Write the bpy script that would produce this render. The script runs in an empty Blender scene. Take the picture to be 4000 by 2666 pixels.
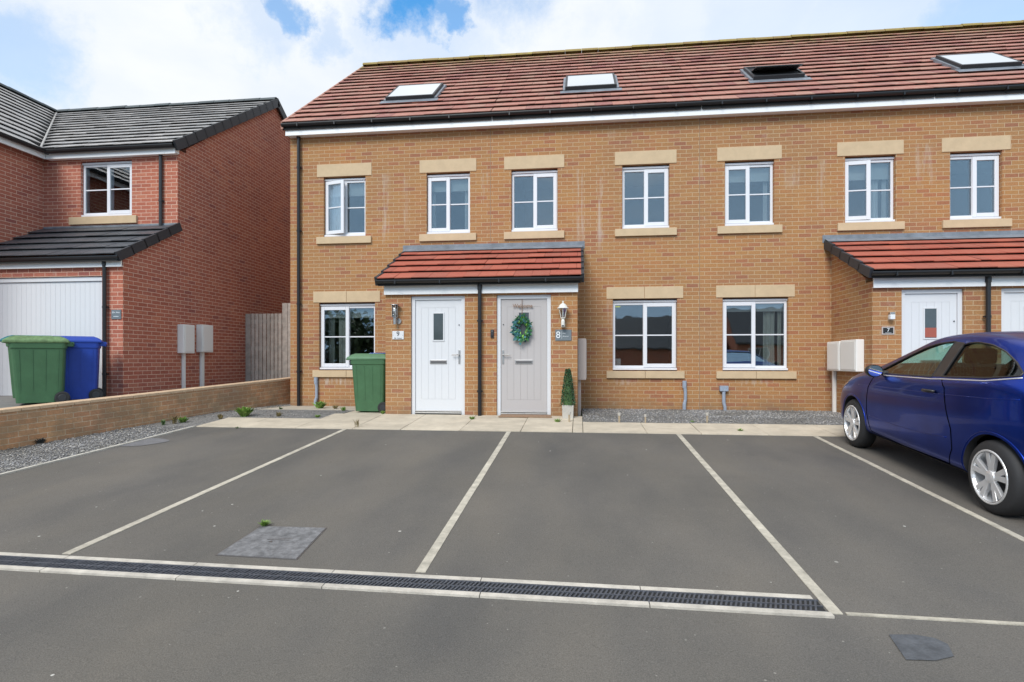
import bpy, bmesh, math, random
from mathutils import Vector, Matrix, noise as mnoise
from mathutils.bvhtree import BVHTree
R = math.radians
random.seed(7)
sc = bpy.context.scene
COL = sc.collection

# ---------------------------------------------------------------- camera
TH = math.atan(.1186); CT, ST = math.cos(TH), math.sin(TH)
FP = 1294.0; CD = 11.0; CH = .95
cam_d = bpy.data.cameras.new("camera"); cam = bpy.data.objects.new("camera", cam_d); COL.objects.link(cam)
cam.location = (0, -CD, CH); cam.rotation_euler = (R(90), 0, TH)
cam_d.sensor_width = 36; cam_d.lens = FP / 2353 * 36; cam_d.shift_y = 44 / 2353
cam_d.clip_start = .05; cam_d.clip_end = 2000
sc.camera = cam

# ---------------------------------------------------------------- sky, sun, exposure
SUN_EL, SUN_AZ = 42, 198          # azimuth clockwise from +Y
def px_dir(x, y):
    a = (x - 1176.5) / FP; b = (828 - y) / FP
    return Vector((a * CT - ST, a * ST + CT, b)).normalized()
w = bpy.data.worlds.new("World"); sc.world = w; w.use_nodes = True
nt = w.node_tree; nt.nodes.clear()
def N(t, typ, **kw):
    n = t.nodes.new(typ)
    for k, v in kw.items():
        if k.startswith('i_'):
            n.inputs[k[2:].replace('_', ' ')].default_value = v
        else: setattr(n, k, v)
    return n
def L(t, a, b): t.links.new(a, b)
def vmath(t, op, a, b=None):
    n = N(t, 'ShaderNodeVectorMath', operation=op)
    for i, q in enumerate((a, b)):
        if q is None: continue
        if isinstance(q, bpy.types.NodeSocket): L(t, q, n.inputs[i])
        else: n.inputs[i].default_value = q
    return n
def fmath(t, op, a, b=None, c=None, clamp=False):
    n = N(t, 'ShaderNodeMath', operation=op, use_clamp=clamp)
    for i, q in enumerate((a, b, c)):
        if q is None: continue
        if isinstance(q, bpy.types.NodeSocket): L(t, q, n.inputs[i])
        else: n.inputs[i].default_value = q
    return n.outputs[0]
def mixc(t, fac, a, b, blend='MIX'):
    n = N(t, 'ShaderNodeMix', data_type='RGBA', blend_type=blend)
    for i, q in ((0, fac), (6, a), (7, b)):
        if isinstance(q, bpy.types.NodeSocket): L(t, q, n.inputs[i])
        else: n.inputs[i].default_value = q if i == 0 else (*q, 1) if len(q) == 3 else q
    return n.outputs[2]
def ramp(t, fac, stops, interp='LINEAR'):
    n = N(t, 'ShaderNodeValToRGB'); n.color_ramp.interpolation = interp
    e = n.color_ramp.elements
    while len(e) > 1: e.remove(e[0])
    e[0].position = stops[0][0]; e[0].color = (*stops[0][1], 1)
    for p, c in stops[1:]:
        q = e.new(p); q.color = (*c, 1)
    if isinstance(fac, bpy.types.NodeSocket): L(t, fac, n.inputs[0])
    return n.outputs[0]
def smooth(t, x, lo, hi):
    n = N(t, 'ShaderNodeMapRange', interpolation_type='SMOOTHSTEP')
    L(t, x, n.inputs[0]); n.inputs[1].default_value = lo; n.inputs[2].default_value = hi
    return n.outputs[0]

sky = N(nt, 'ShaderNodeTexSky', sky_type='NISHITA', sun_disc=False)
sky.sun_elevation = R(SUN_EL); sky.sun_rotation = R(SUN_AZ); sky.air_density = 1.0; sky.dust_density = .6; sky.ozone_density = 2.0
tc = N(nt, 'ShaderNodeTexCoord')
dirn = vmath(nt, 'NORMALIZE', tc.outputs['Generated']).outputs[0]
nz = N(nt, 'ShaderNodeTexNoise'); nz.inputs['Scale'].default_value = 9; nz.inputs['Detail'].default_value = 10; nz.inputs['Roughness'].default_value = .66
L(nt, dirn, nz.inputs['Vector'])
nz2 = N(nt, 'ShaderNodeTexNoise'); nz2.inputs['Scale'].default_value = 2.2; nz2.inputs['Detail'].default_value = 6; nz2.inputs['Roughness'].default_value = .55
mp = N(nt, 'ShaderNodeMapping'); mp.inputs['Scale'].default_value = (1, 1, 2.2); L(nt, dirn, mp.inputs[0]); L(nt, mp.outputs[0], nz2.inputs['Vector'])
jit = vmath(nt, 'MULTIPLY', vmath(nt, 'SUBTRACT', nz.outputs['Color'], (.5, .5, .5)).outputs[0], (.20, .20, .20)).outputs[0]
dj = vmath(nt, 'ADD', dirn, jit).outputs[0]
tot = None
for (x, y, rx, amt) in [(950, 8, .075, 1.0), (1035, 40, .045, .85), (985, 66, .035, .7), (655, 2, .045, .75), (600, 30, .07, .28), (760, 90, .045, .34), (20, 140, .075, .42), (980, 70, .13, .30), (2320, 15, .12, .5), (2050, 30, .16, .26), (1780, 10, .14, .26), (1560, 0, .12, .18), (1180, -260, .16, .8)]:
    v = vmath(nt, 'DISTANCE', dj, tuple(px_dir(x, y)))
    m = fmath(nt, 'MULTIPLY', fmath(nt, 'SUBTRACT', 1.0, smooth(nt, v.outputs['Value'], rx * .35, rx * 1.25)), amt)
    tot = m if tot is None else fmath(nt, 'MAXIMUM', tot, m)
blue = fmath(nt, 'MINIMUM', tot, 1.0, clamp=True)
# clouds: bright over the houses, greyer in the quarter of the sky behind the photographer
sp = N(nt, 'ShaderNodeSeparateXYZ'); L(nt, dirn, sp.inputs[0])
backw = smooth(nt, fmath(nt, 'MULTIPLY', sp.outputs[1], -1.0), -.1, .75)
cl = ramp(nt, nz2.outputs[0], [(.30, (6.7, 7.3, 8.1)), (.48, (7.75, 8.05, 8.4)), (.65, (8.6, 8.7, 8.7))])
cl_b = ramp(nt, nz2.outputs[0], [(.30, (3.2, 5.4, 7.8)), (.55, (5.0, 7.2, 9.6)), (.75, (8.4, 9.4, 10.4))])
clouds = mixc(nt, backw, cl, cl_b)
skyc = vmath(nt, 'MULTIPLY', sky.outputs[0], (.85, 1.9, 2.3)).outputs[0]
skym = mixc(nt, blue, clouds, skyc)
bg = N(nt, 'ShaderNodeBackground'); bg.inputs[1].default_value = .1; L(nt, skym, bg.inputs[0])
ow = N(nt, 'ShaderNodeOutputWorld'); L(nt, bg.outputs[0], ow.inputs[0])

sun_d = bpy.data.lights.new("sun", 'SUN'); sun = bpy.data.objects.new("sun", sun_d); COL.objects.link(sun)
sun_d.energy = 2.3; sun_d.angle = R(28); sun_d.color = (1, .95, .88)
sd = Vector((math.sin(R(SUN_AZ)) * math.cos(R(SUN_EL)), math.cos(R(SUN_AZ)) * math.cos(R(SUN_EL)), math.sin(R(SUN_EL))))
sun.rotation_euler = (-sd).to_track_quat('-Z', 'Y').to_euler(); sun.location = (0, -20, 20)
vs = sc.view_settings; vs.view_transform = 'Standard'; vs.look = 'None'; vs.exposure = .3; vs.gamma = 1
sc.cycles.max_bounces = 6; sc.cycles.diffuse_bounces = 3; sc.cycles.transparent_max_bounces = 12

# ---------------------------------------------------------------- pixel -> world helpers (x, y in a 2353 px wide picture)
def P(x, y, Y):
    a = (x - 1176.5) / FP; k = (a * CT - ST) / (a * ST + CT); yc = CD + Y; X = k * yc; d = -X * ST + yc * CT
    return X, CH + (828 - y) / FP * d
def zg(Y): return 0.0 if Y >= -1.45 else .065 * (Y + 1.45) if Y > -14 else .065 * -12.55 + .02 * (Y + 14)
def G(x, y):
    lo, hi = -10.9, 8
    for _ in range(50):
        m = (lo + hi) / 2; X, z = P(x, y, m)
        if z > zg(m): lo = m
        else: hi = m
    return P(x, y, m)[0], m

# ---------------------------------------------------------------- materials
def mat(name, col=(.5, .5, .5), rough=.6, metal=0, spec=.5, coat=0, bump=0, bscale=60, var=0, vscale=6, isl=0, emit=None):
    m = bpy.data.materials.new(name); m.use_nodes = True; t = m.node_tree
    b = t.nodes['Principled BSDF']; b.inputs['Roughness'].default_value = rough; b.inputs['Metallic'].default_value = metal
    b.inputs['Specular IOR Level'].default_value = spec; b.inputs['Coat Weight'].default_value = coat; b.inputs['Coat Roughness'].default_value = .04
    c = (*col, 1)
    b.inputs['Base Color'].default_value = c
    co = N(t, 'ShaderNodeTexCoord').outputs['Object']
    cur = None
    if var:
        n = N(t, 'ShaderNodeTexNoise'); n.inputs['Scale'].default_value = vscale; n.inputs['Detail'].default_value = 8; n.inputs['Roughness'].default_value = .65
        L(t, co, n.inputs['Vector'])
        lo = tuple(x * (1 - var) for x in col); hi = tuple(min(1, x * (1 + var)) for x in col)
        cur = ramp(t, n.outputs[0], [(.32, lo), (.68, hi)])
    if isl:
        g = N(t, 'ShaderNodeNewGeometry')
        v = fmath(t, 'MULTIPLY_ADD', g.outputs['Random Per Island'], 2 * isl, 1 - isl)
        cv = N(t, 'ShaderNodeCombineXYZ')
        for i in range(3): L(t, v, cv.inputs[i])
        cur = vmath(t, 'MULTIPLY', cur if cur is not None else col, cv.outputs[0]).outputs[0]
    if cur is not None: L(t, cur, b.inputs['Base Color'])
    if bump:
        n = N(t, 'ShaderNodeTexNoise'); n.inputs['Scale'].default_value = bscale; n.inputs['Detail'].default_value = 5
        L(t, co, n.inputs['Vector'])
        bp = N(t, 'ShaderNodeBump'); bp.inputs['Strength'].default_value = bump; bp.inputs['Distance'].default_value = .01
        L(t, n.outputs[0], bp.inputs['Height']); L(t, bp.outputs[0], b.inputs['Normal'])
    return m

def brick_mat(name, stops, mortar, streaks=(), eff=.35, axis='xy', msize=.0055, dirt=None):
    m = bpy.data.materials.new(name); m.use_nodes = True; t = m.node_tree; b = t.nodes['Principled BSDF']
    b.inputs['Roughness'].default_value = .85; b.inputs['Specular IOR Level'].default_value = .25
    co = N(t, 'ShaderNodeTexCoord').outputs['Object']
    s = N(t, 'ShaderNodeSeparateXYZ'); L(t, co, s.inputs[0])
    u = fmath(t, 'ADD', s.outputs[0], s.outputs[1])
    cv = N(t, 'ShaderNodeCombineXYZ'); L(t, u, cv.inputs[0]); L(t, s.outputs[2], cv.inputs[1])
    # slight waviness so that the joints are not ruler-straight
    wn = N(t, 'ShaderNodeTexNoise'); wn.inputs['Scale'].default_value = 9; wn.inputs['Detail'].default_value = 3; L(t, co, wn.inputs['Vector'])
    wv = vmath(t, 'MULTIPLY', vmath(t, 'SUBTRACT', wn.outputs['Color'], (.5, .5, .5)).outputs[0], (.012, .008, 0)).outputs[0]
    uv = vmath(t, 'ADD', cv.outputs[0], wv).outputs[0]
    def bn(c1, c2):
        n = N(t, 'ShaderNodeTexBrick'); n.inputs['Scale'].default_value = 1; n.inputs['Brick Width'].default_value = .225; n.inputs['Row Height'].default_value = .075
        n.inputs['Mortar Size'].default_value = msize; n.inputs['Mortar Smooth'].default_value = .25; n.inputs['Bias'].default_value = 0
        n.inputs['Color1'].default_value = (*c1, 1); n.inputs['Color2'].default_value = (*c2, 1); n.inputs['Mortar'].default_value = (.5, .5, .5, 1)
        L(t, uv, n.inputs['Vector']); return n
    n = bn((0, 0, 0), (1, 1, 1))
    c = ramp(t, n.outputs['Color'], stops)
    # drifts of warmer and greyer bricks
    n1 = N(t, 'ShaderNodeTexNoise'); n1.inputs['Scale'].default_value = .9; n1.inputs['Detail'].default_value = 4; L(t, co, n1.inputs['Vector'])
    c = mixc(t, 1.0, c, ramp(t, n1.outputs[0], [(.3, (.88, .90, .98)), (.7, (1.08, 1.02, .93))]), 'MULTIPLY')
    n2 = N(t, 'ShaderNodeTexNoise'); n2.inputs['Scale'].default_value = 45; n2.inputs['Detail'].default_value = 4; L(t, co, n2.inputs['Vector'])
    c = mixc(t, 1.0, c, ramp(t, n2.outputs[0], [(.3, (.86, .86, .86)), (.7, (1.14, 1.14, 1.14))]), 'MULTIPLY')
    c = mixc(t, n.outputs['Fac'], c, mortar)
    # lime bloom: a few blotches and runs
    n3 = N(t, 'ShaderNodeTexNoise'); n3.inputs['Scale'].default_value = 2.4; n3.inputs['Detail'].default_value = 9; n3.inputs['Roughness'].default_value = .72; L(t, co, n3.inputs['Vector'])
    blo = fmath(t, 'MULTIPLY', smooth(t, n3.outputs[0], .60, .74), eff)
    st = N(t, 'ShaderNodeMapping'); st.inputs['Scale'].default_value = (14, 14, 1.6); L(t, co, st.inputs[0])
    n4 = N(t, 'ShaderNodeTexNoise'); n4.inputs['Scale'].default_value = 1; n4.inputs['Detail'].default_value = 6; L(t, st.outputs[0], n4.inputs['Vector'])
    for (sx, wd, z0, z1, am) in streaks:
        dx = fmath(t, 'ABSOLUTE', fmath(t, 'SUBTRACT', s.outputs[0], sx))
        a = fmath(t, 'SUBTRACT', 1.0, smooth(t, dx, wd * .2, wd))
        zz = fmath(t, 'MULTIPLY', smooth(t, s.outputs[2], z0, z0 + .3 * (z1 - z0)), fmath(t, 'SUBTRACT', 1.0, smooth(t, s.outputs[2], z1 - .08, z1)))
        q = fmath(t, 'MULTIPLY', fmath(t, 'MULTIPLY', a, zz), fmath(t, 'MULTIPLY', smooth(t, n4.outputs[0], .40, .66), am * .75))
        blo = fmath(t, 'MAXIMUM', blo, q)
    c = mixc(t, blo, c, (.62, .57, .50))
    if dirt:   # soil splash at the foot of the wall
        dz = fmath(t, 'SUBTRACT', 1.0, smooth(t, s.outputs[2], dirt[0], dirt[1]))
        c = mixc(t, fmath(t, 'MULTIPLY', fmath(t, 'MULTIPLY', dz, smooth(t, n3.outputs[0], .35, .6)), .6), c, dirt[2])
    L(t, c, b.inputs['Base Color'])
    h = fmath(t, 'SUBTRACT', fmath(t, 'MULTIPLY', n2.outputs[0], .25), n.outputs['Fac'])
    bp = N(t, 'ShaderNodeBump'); bp.inputs['Strength'].default_value = .5; bp.inputs['Distance'].default_value = .006
    L(t, h, bp.inputs['Height']); L(t, bp.outputs[0], b.inputs['Normal'])
    return m

BUFF = [(.0, (.39, .190, .083)), (.2, (.42, .225, .095)), (.45, (.40, .196, .089)), (.7, (.43, .230, .10)), (.88, (.385, .168, .088)), (1, (.34, .152, .086))]
M = {}
M['buff'] = brick_mat('buff_brick', BUFF, (.53, .385, .235), eff=.22, streaks=[(-3.9, .16, 3.2, 4.75, .45), (-3.45, .1, 3.5, 4.68, .35), (.03, .10, 2.2, 4.7, .62), (.42, .10, 2.9, 4.72, .6), (.62, .14, 1.1, 2.15, .4), (-5.0, .5, .42, .62, .75), (-1.85, .1, 3.9, 4.7, .4), (3.95, .25, 4.1, 4.6, .35), (4.45, .12, 3.6, 4.7, .35), (2.3, .12, 4.2, 4.8, .3), (6.2, .25, 4.0, 4.9, .35), (-5.62, .12, 2.0, 2.14, .7), (.9, .35, .45, .62, .45), (3.3, .5, .48, .62, .4)], dirt=(.0, .3, (.22, .15, .09)))
M['red'] = brick_mat('red_brick', [(0, (.38, .125, .085)), (.35, (.46, .165, .11)), (.7, (.42, .14, .095)), (.9, (.50, .20, .13)), (1, (.32, .11, .09))], (.70, .48, .37), eff=.22)
M['lowwall'] = brick_mat('weathered_brick', [(0, (.50, .26, .135)), (.4, (.60, .34, .18)), (.7, (.55, .28, .15)), (1, (.60, .39, .22))], (.68, .52, .36), eff=.55, dirt=(-.25, .25, (.22, .17, .11)))
M['cast'] = mat('cast_stone', (.61, .455, .285), .8, bump=.15, bscale=120, var=.07, vscale=5)
M['coping'] = mat('brick_coping', (.60, .43, .28), .85, bump=.2, var=.14, vscale=7)
M['upvc'] = mat('white_upvc', (.80, .80, .83), .32)
M['white'] = mat('white_gloss', (.72, .725, .745), .35)
M['fascia'] = mat('fascia_white', (.92, .92, .92), .4)
M['greige'] = mat('greige_paint', (.50, .465, .455), .42)
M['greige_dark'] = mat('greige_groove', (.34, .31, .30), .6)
M['white_groove'] = mat('white_groove', (.60, .62, .66), .6)
M['black'] = mat('black_plastic', (.018, .017, .018), .35, bump=.05)
M['dark'] = mat('dark_plastic', (.03, .032, .036), .5)
M['verge'] = mat('dry_verge', (.035, .038, .045), .55)
M['steel'] = mat('brushed_steel', (.50, .49, .48), .42, metal=1)
M['steel_dark'] = mat('steel_dark', (.20, .19, .19), .4, metal=.7)
M['lead'] = mat('lead_sheet', (.20, .22, .25), .5, bump=.25, bscale=14, var=.28, vscale=4)
M['greypipe'] = mat('grey_pipe', (.33, .38, .46), .45, var=.1, vscale=20)
M['meter'] = mat('meter_cream', (.86, .84, .80), .45)
M['meter2'] = mat('meter_beige', (.52, .45, .41), .5)
M['timber'] = mat('weathered_timber', (.44, .38, .33), .85, bump=.3, bscale=30, var=.22, vscale=9, isl=.14)
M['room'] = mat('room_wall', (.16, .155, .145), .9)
M['roomfloor'] = mat('room_floor', (.12, .10, .08), .9)
M['blind'] = mat('blind_fabric', (.72, .74, .74), .8)
M['curtain'] = mat('curtain_cream', (.68, .68, .62), .85, var=.06, vscale=10)
M['curtain_g'] = mat('curtain_grey', (.40, .42, .40), .85)
M['net'] = mat('curtain_white', (.78, .80, .82), .8)
M['rubber'] = mat('rubber', (.022, .022, .024), .75, bump=.2)
M['bingreen'] = mat('bin_green', (.055, .14, .062), .5, bump=.08, bscale=200, var=.12, vscale=4)
M['binlid'] = mat('bin_lid_green', (.10, .21, .11), .55, var=.16, vscale=6)
M['binlime'] = mat('bin_lid_mossy', (.13, .22, .09), .6, var=.45, vscale=14)
M['binblue'] = mat('bin_blue', (.014, .055, .36), .42, bump=.08, bscale=200, var=.1, vscale=4)
M['binteal'] = mat('bin_teal', (.02, .17, .20), .5, var=.1)
M['slab'] = mat('paving_slab', (.53, .46, .36), .85, bump=.25, bscale=50, var=.16, vscale=3.2, isl=.05)
M['concrete'] = mat('concrete_edge', (.52, .49, .43), .85, bump=.3, bscale=60, var=.22, vscale=6)
M['line'] = mat('line_block', (.47, .43, .355), .85, bump=.5, bscale=70, var=.26, vscale=11, isl=.07)
M['rail'] = mat('drain_kerb', (.50, .46, .40), .85, bump=.3, bscale=90, var=.24, vscale=9, isl=.06)
M['iron'] = mat('cast_iron', (.085, .092, .11), .5, metal=.3, bump=.3, var=.3, vscale=25)
M['patch'] = mat('asphalt_patch', (.088, .093, .103), .85, bump=.6, bscale=80, var=.3, vscale=14)
M['weed'] = mat('weed_leaf', (.18, .30, .055), .6, isl=.35)
M['weed2'] = mat('weed_dry', (.22, .17, .07), .75, isl=.35)
M['weed3'] = mat('weed_dark', (.09, .16, .05), .65, isl=.35)
M['box'] = mat('box_leaf', (.045, .115, .05), .5, isl=.75)
M['leafteal'] = mat('leaf_teal', (.05, .17, .19), .5, isl=.35)
M['leafgreen'] = mat('leaf_green', (.03, .17, .045), .5, isl=.5)
M['leaflime'] = mat('leaf_lime', (.20, .42, .06), .5, isl=.3)
M['twig'] = mat('twig', (.08, .05, .03), .8)
M['mat'] = mat('coir_mat', (.30, .19, .12), .95, bump=.6, bscale=200, var=.2, vscale=40)
M['slate'] = mat('slate_plaque', (.16, .19, .21), .5, var=.08)
M['mark_white'] = mat('white_mark', (.80, .83, .85), .5)
M['mark_black'] = mat('black_mark', (.02, .02, .02), .5)
M['lampwhite'] = mat('lamp_white', (.78, .76, .70), .35)
M['clear'] = None
M['wood_sign'] = mat('wood_sign', (.28, .18, .13), .7)
M['stake'] = mat('stake', (.42, .33, .22), .7, isl=.1)
M['planter'] = mat('planter_grey', (.50, .47, .42), .7, var=.08)
M['grass'] = mat('grass', (.07, .13, .03), .9, var=.3, vscale=.5, bump=.5, bscale=20)
M['foliage'] = mat('tree_foliage', (.035, .065, .022), .7, isl=.5)
M['bark'] = mat('bark', (.10, .07, .05), .9, bump=.5)
M['picture'] = mat('picture', (.20, .17, .10), .6, var=.3, vscale=20)
M['sticker'] = mat('sticker', (.45, .50, .12), .5)
M['tyre'] = mat('tyre', (.025, .025, .027), .7, bump=.15)
M['alloy'] = mat('alloy', (.85, .85, .86), .3, metal=.55)
M['gap'] = mat('panel_gap', (.003, .003, .003), 1, spec=0)
M['seat'] = mat('seat_fabric', (.025, .025, .028), .9)
M['chrome'] = mat('mirror_glass', (.85, .86, .88), .03, metal=1)
M['lens'] = mat('lamp_lens', (.55, .57, .60), .08, coat=1)
M['tail'] = mat('tail_lens', (.35, .01, .01), .1, coat=1)
M['plate'] = mat('number_plate', (.75, .62, .05), .4)

def glass_mat(name, boost=1.6, base=.045, tint=(.87, .90, .89)):
    m = bpy.data.materials.new(name); m.use_nodes = True; t = m.node_tree; t.nodes.clear()
    o = N(t, 'ShaderNodeOutputMaterial'); g = N(t, 'ShaderNodeBsdfGlossy'); g.inputs['Roughness'].default_value = .015
    g.inputs['Color'].default_value = (.92, .96, 1, 1)
    tr = N(t, 'ShaderNodeBsdfTransparent'); tr.inputs[0].default_value = (*tint, 1)
    fr = N(t, 'ShaderNodeFresnel'); fr.inputs[0].default_value = 1.5
    n = N(t, 'ShaderNodeTexNoise'); n.inputs['Scale'].default_value = 1.6; L(t, N(t, 'ShaderNodeTexCoord').outputs['Object'], n.inputs['Vector'])
    bp = N(t, 'ShaderNodeBump'); bp.inputs['Strength'].default_value = .15; bp.inputs['Distance'].default_value = .012; L(t, n.outputs[0], bp.inputs['Height']); L(t, bp.outputs[0], g.inputs['Normal'])
    f = fmath(t, 'MULTIPLY_ADD', fr.outputs[0], boost, base, clamp=True)
    mx = N(t, 'ShaderNodeMixShader'); L(t, f, mx.inputs[0]); L(t, tr.outputs[0], mx.inputs[1]); L(t, g.outputs[0], mx.inputs[2]); L(t, mx.outputs[0], o.inputs[0])
    return m
M['glass'] = glass_mat('window_glass', 1.9, .075)
M['skyglass'] = glass_mat('skylight_glass', 2.2, .25, (.9, .94, .96))
M['carglass'] = glass_mat('car_glass', 1.3, .03, (.48, .78, .70))
M['carglass_d'] = glass_mat('car_privacy_glass', .8, .01, (.34, .38, .35))
M['lampglass'] = glass_mat('lamp_glass', 1.5, .08, (.92, .92, .90))
M['obscure'] = mat('obscure_glass', (.07, .085, .09), .12, spec=.8, var=.2, vscale=3)

def tile_mat(name, stops, lich, lichcol, moss=None, rough=.75):
    m = bpy.data.materials.new(name); m.use_nodes = True; t = m.node_tree; b = t.nodes['Principled BSDF']; b.inputs['Roughness'].default_value = rough
    g = N(t, 'ShaderNodeNewGeometry'); co = N(t, 'ShaderNodeTexCoord').outputs['Object']
    c = ramp(t, g.outputs['Random Per Island'], stops)
    n = N(t, 'ShaderNodeTexNoise'); n.inputs['Scale'].default_value = 7; n.inputs['Detail'].default_value = 8; n.inputs['Roughness'].default_value = .7; L(t, co, n.inputs['Vector'])
    c = mixc(t, fmath(t, 'MULTIPLY', smooth(t, n.outputs[0], .48, .72), lich), c, lichcol)
    if moss:
        z = N(t, 'ShaderNodeSeparateXYZ'); L(t, co, z.inputs[0])
        c = mixc(t, fmath(t, 'MULTIPLY', smooth(t, z.outputs[2], moss[0], moss[1]), smooth(t, n.outputs[0], .40, .60)), c, moss[2])
    L(t, c, b.inputs['Base Color'])
    bp = N(t, 'ShaderNodeBump'); bp.inputs['Strength'].default_value = .3; bp.inputs['Distance'].default_value = .01
    n2 = N(t, 'ShaderNodeTexNoise'); n2.inputs['Scale'].default_value = 40; L(t, co, n2.inputs['Vector']); L(t, n2.outputs[0], bp.inputs['Height']); L(t, bp.outputs[0], b.inputs['Normal'])
    return m
M['tile'] = tile_mat('roof_tile_weathered', [(0, (.35, .145, .115)), (.4, (.42, .185, .14)), (.8, (.39, .205, .155)), (1, (.29, .105, .095))], .55, (.46, .33, .25), (8.3, 9.3, (.30, .24, .08)))
M['tilered'] = tile_mat('roof_tile_red', [(0, (.38, .092, .06)), (.5, (.44, .12, .075)), (1, (.35, .10, .068))], .4, (.40, .18, .12))
M['tilegrey'] = tile_mat('roof_tile_grey', [(0, (.30, .295, .295)), (.5, (.42, .40, .39)), (1, (.34, .32, .31))], .7, (.56, .52, .48), rough=.5)
M['tiledark'] = tile_mat('roof_tile_dark', [(0, (.06, .064, .074)), (.5, (.085, .09, .10)), (1, (.065, .07, .08))], .4, (.16, .16, .17), rough=.45)
M['mossridge'] = tile_mat('ridge_tile_mossy', [(0, (.26, .17, .07)), (1, (.32, .24, .07))], .75, (.42, .36, .06))
M['ridgegrey'] = mat('ridge_grey', (.07, .085, .09), .6, isl=.2)
M['underlay'] = mat('roof_underlay', (.02, .02, .02), .9)

def asphalt():
    m = bpy.data.materials.new('asphalt'); m.use_nodes = True; t = m.node_tree; b = t.nodes['Principled BSDF']
    b.inputs['Roughness'].default_value = .88; b.inputs['Specular IOR Level'].default_value = .3
    co = N(t, 'ShaderNodeTexCoord').outputs['Object']
    def nn(s, d=6, r=.6):
        n = N(t, 'ShaderNodeTexNoise'); n.inputs['Scale'].default_value = s; n.inputs['Detail'].default_value = d; n.inputs['Roughness'].default_value = r; L(t, co, n.inputs['Vector']); return n.outputs[0]
    c = ramp(t, nn(.55, 5), [(.3, (.118, .110, .098)), (.7, (.146, .135, .121))])
    mp = N(t, 'ShaderNodeMapping'); mp.inputs['Scale'].default_value = (.9, .35, 1); L(t, co, mp.inputs[0])
    nl = N(t, 'ShaderNodeTexNoise'); nl.inputs['Scale'].default_value = 1.6; nl.inputs['Detail'].default_value = 7; L(t, mp.outputs[0], nl.inputs['Vector'])
    c = mixc(t, 1, c, ramp(t, nl.outputs[0], [(.28, (.80, .82, .86)), (.5, (1, 1, 1)), (.74, (1.16, 1.13, 1.08))]), 'MULTIPLY')
    c = mixc(t, 1, c, ramp(t, nn(160, 2), [(.3, (.74, .74, .74)), (.7, (1.26, 1.25, 1.25))]), 'MULTIPLY')
    ns = N(t, 'ShaderNodeTexNoise'); ns.inputs['Scale'].default_value = 2.1; ns.inputs['Detail'].default_value = 10; ns.inputs['Roughness'].default_value = .75; L(t, co, ns.inputs['Vector'])
    c = mixc(t, fmath(t, 'MULTIPLY', smooth(t, ns.outputs[0], .62, .72), .28), c, (.07, .068, .066))
    c = mixc(t, fmath(t, 'MULTIPLY', smooth(t, fmath(t, 'SUBTRACT', 1.0, ns.outputs[0]), .62, .74), .22), c, (.22, .21, .19))
    for sc_, th_, am, colr in ((6, .075, .8, (.62, .60, .55)), (17, .12, .5, (.40, .38, .34)), (5, .05, .8, (.04, .04, .04)), (2.3, .05, .5, (.5, .48, .44))):
        v = N(t, 'ShaderNodeTexVoronoi'); v.inputs['Scale'].default_value = sc_; L(t, co, v.inputs['Vector'])
        vs_ = N(t, 'ShaderNodeSeparateColor'); L(t, v.outputs['Color'], vs_.inputs[0])
        sel = fmath(t, 'GREATER_THAN', vs_.outputs[0], .80)
        sz = fmath(t, 'MULTIPLY', vs_.outputs[1], th_)
        k = fmath(t, 'MULTIPLY', sel, fmath(t, 'LESS_THAN', v.outputs['Distance'], sz))
        c = mixc(t, fmath(t, 'MULTIPLY', k, am), c, colr)
    L(t, c, b.inputs['Base Color'])
    bp = N(t, 'ShaderNodeBump'); bp.inputs['Strength'].default_value = .6; bp.inputs['Distance'].default_value = .006
    L(t, nn(130, 3), bp.inputs['Height']); L(t, bp.outputs[0], b.inputs['Normal'])
    return m
M['asphalt'] = asphalt()
def gravel_m(name, a, b_, c_, sc_=55):
    m = bpy.data.materials.new(name); m.use_nodes = True; t = m.node_tree; b = t.nodes['Principled BSDF']; b.inputs['Roughness'].default_value = .9
    co = N(t, 'ShaderNodeTexCoord').outputs['Object']
    v = N(t, 'ShaderNodeTexVoronoi'); v.inputs['Scale'].default_value = sc_; L(t, co, v.inputs['Vector'])
    vs_ = N(t, 'ShaderNodeSeparateColor'); L(t, v.outputs['Color'], vs_.inputs[0])
    c = ramp(t, vs_.outputs[0], [(0, a), (.5, b_), (1, c_)])
    L(t, c, b.inputs['Base Color']); bp = N(t, 'ShaderNodeBump'); bp.inputs['Distance'].default_value = .02; L(t, v.outputs['Distance'], bp.inputs['Height']); L(t, bp.outputs[0], b.inputs['Normal'])
    return m
M['gravelbase'] = gravel_m('gravel_base', (.15, .145, .14), (.23, .22, .21), (.32, .31, .29))
def stone_m():
    m = bpy.data.materials.new('gravel_stones'); m.use_nodes = True; t = m.node_tree; b = t.nodes['Principled BSDF']; b.inputs['Roughness'].default_value = .85
    g = N(t, 'ShaderNodeNewGeometry')
    n = N(t, 'ShaderNodeTexNoise'); n.inputs['Scale'].default_value = 1.3; n.inputs['Detail'].default_value = 6; L(t, N(t, 'ShaderNodeTexCoord').outputs['Object'], n.inputs['Vector'])
    gc = (ramp(t, g.outputs['Random Per Island'], [(0, (.14, .135, .135)), (.35, (.24, .235, .24)), (.7, (.33, .32, .32)), (.9, (.42, .39, .35)), (1, (.62, .60, .56))]))
    L(t, mixc(t, 1, gc, ramp(t, n.outputs[0], [(.35, (.62, .60, .55)), (.62, (1.12, 1.12, 1.12))]), 'MULTIPLY'), b.inputs['Base Color'])
    return m
M['stones'] = stone_m()
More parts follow.
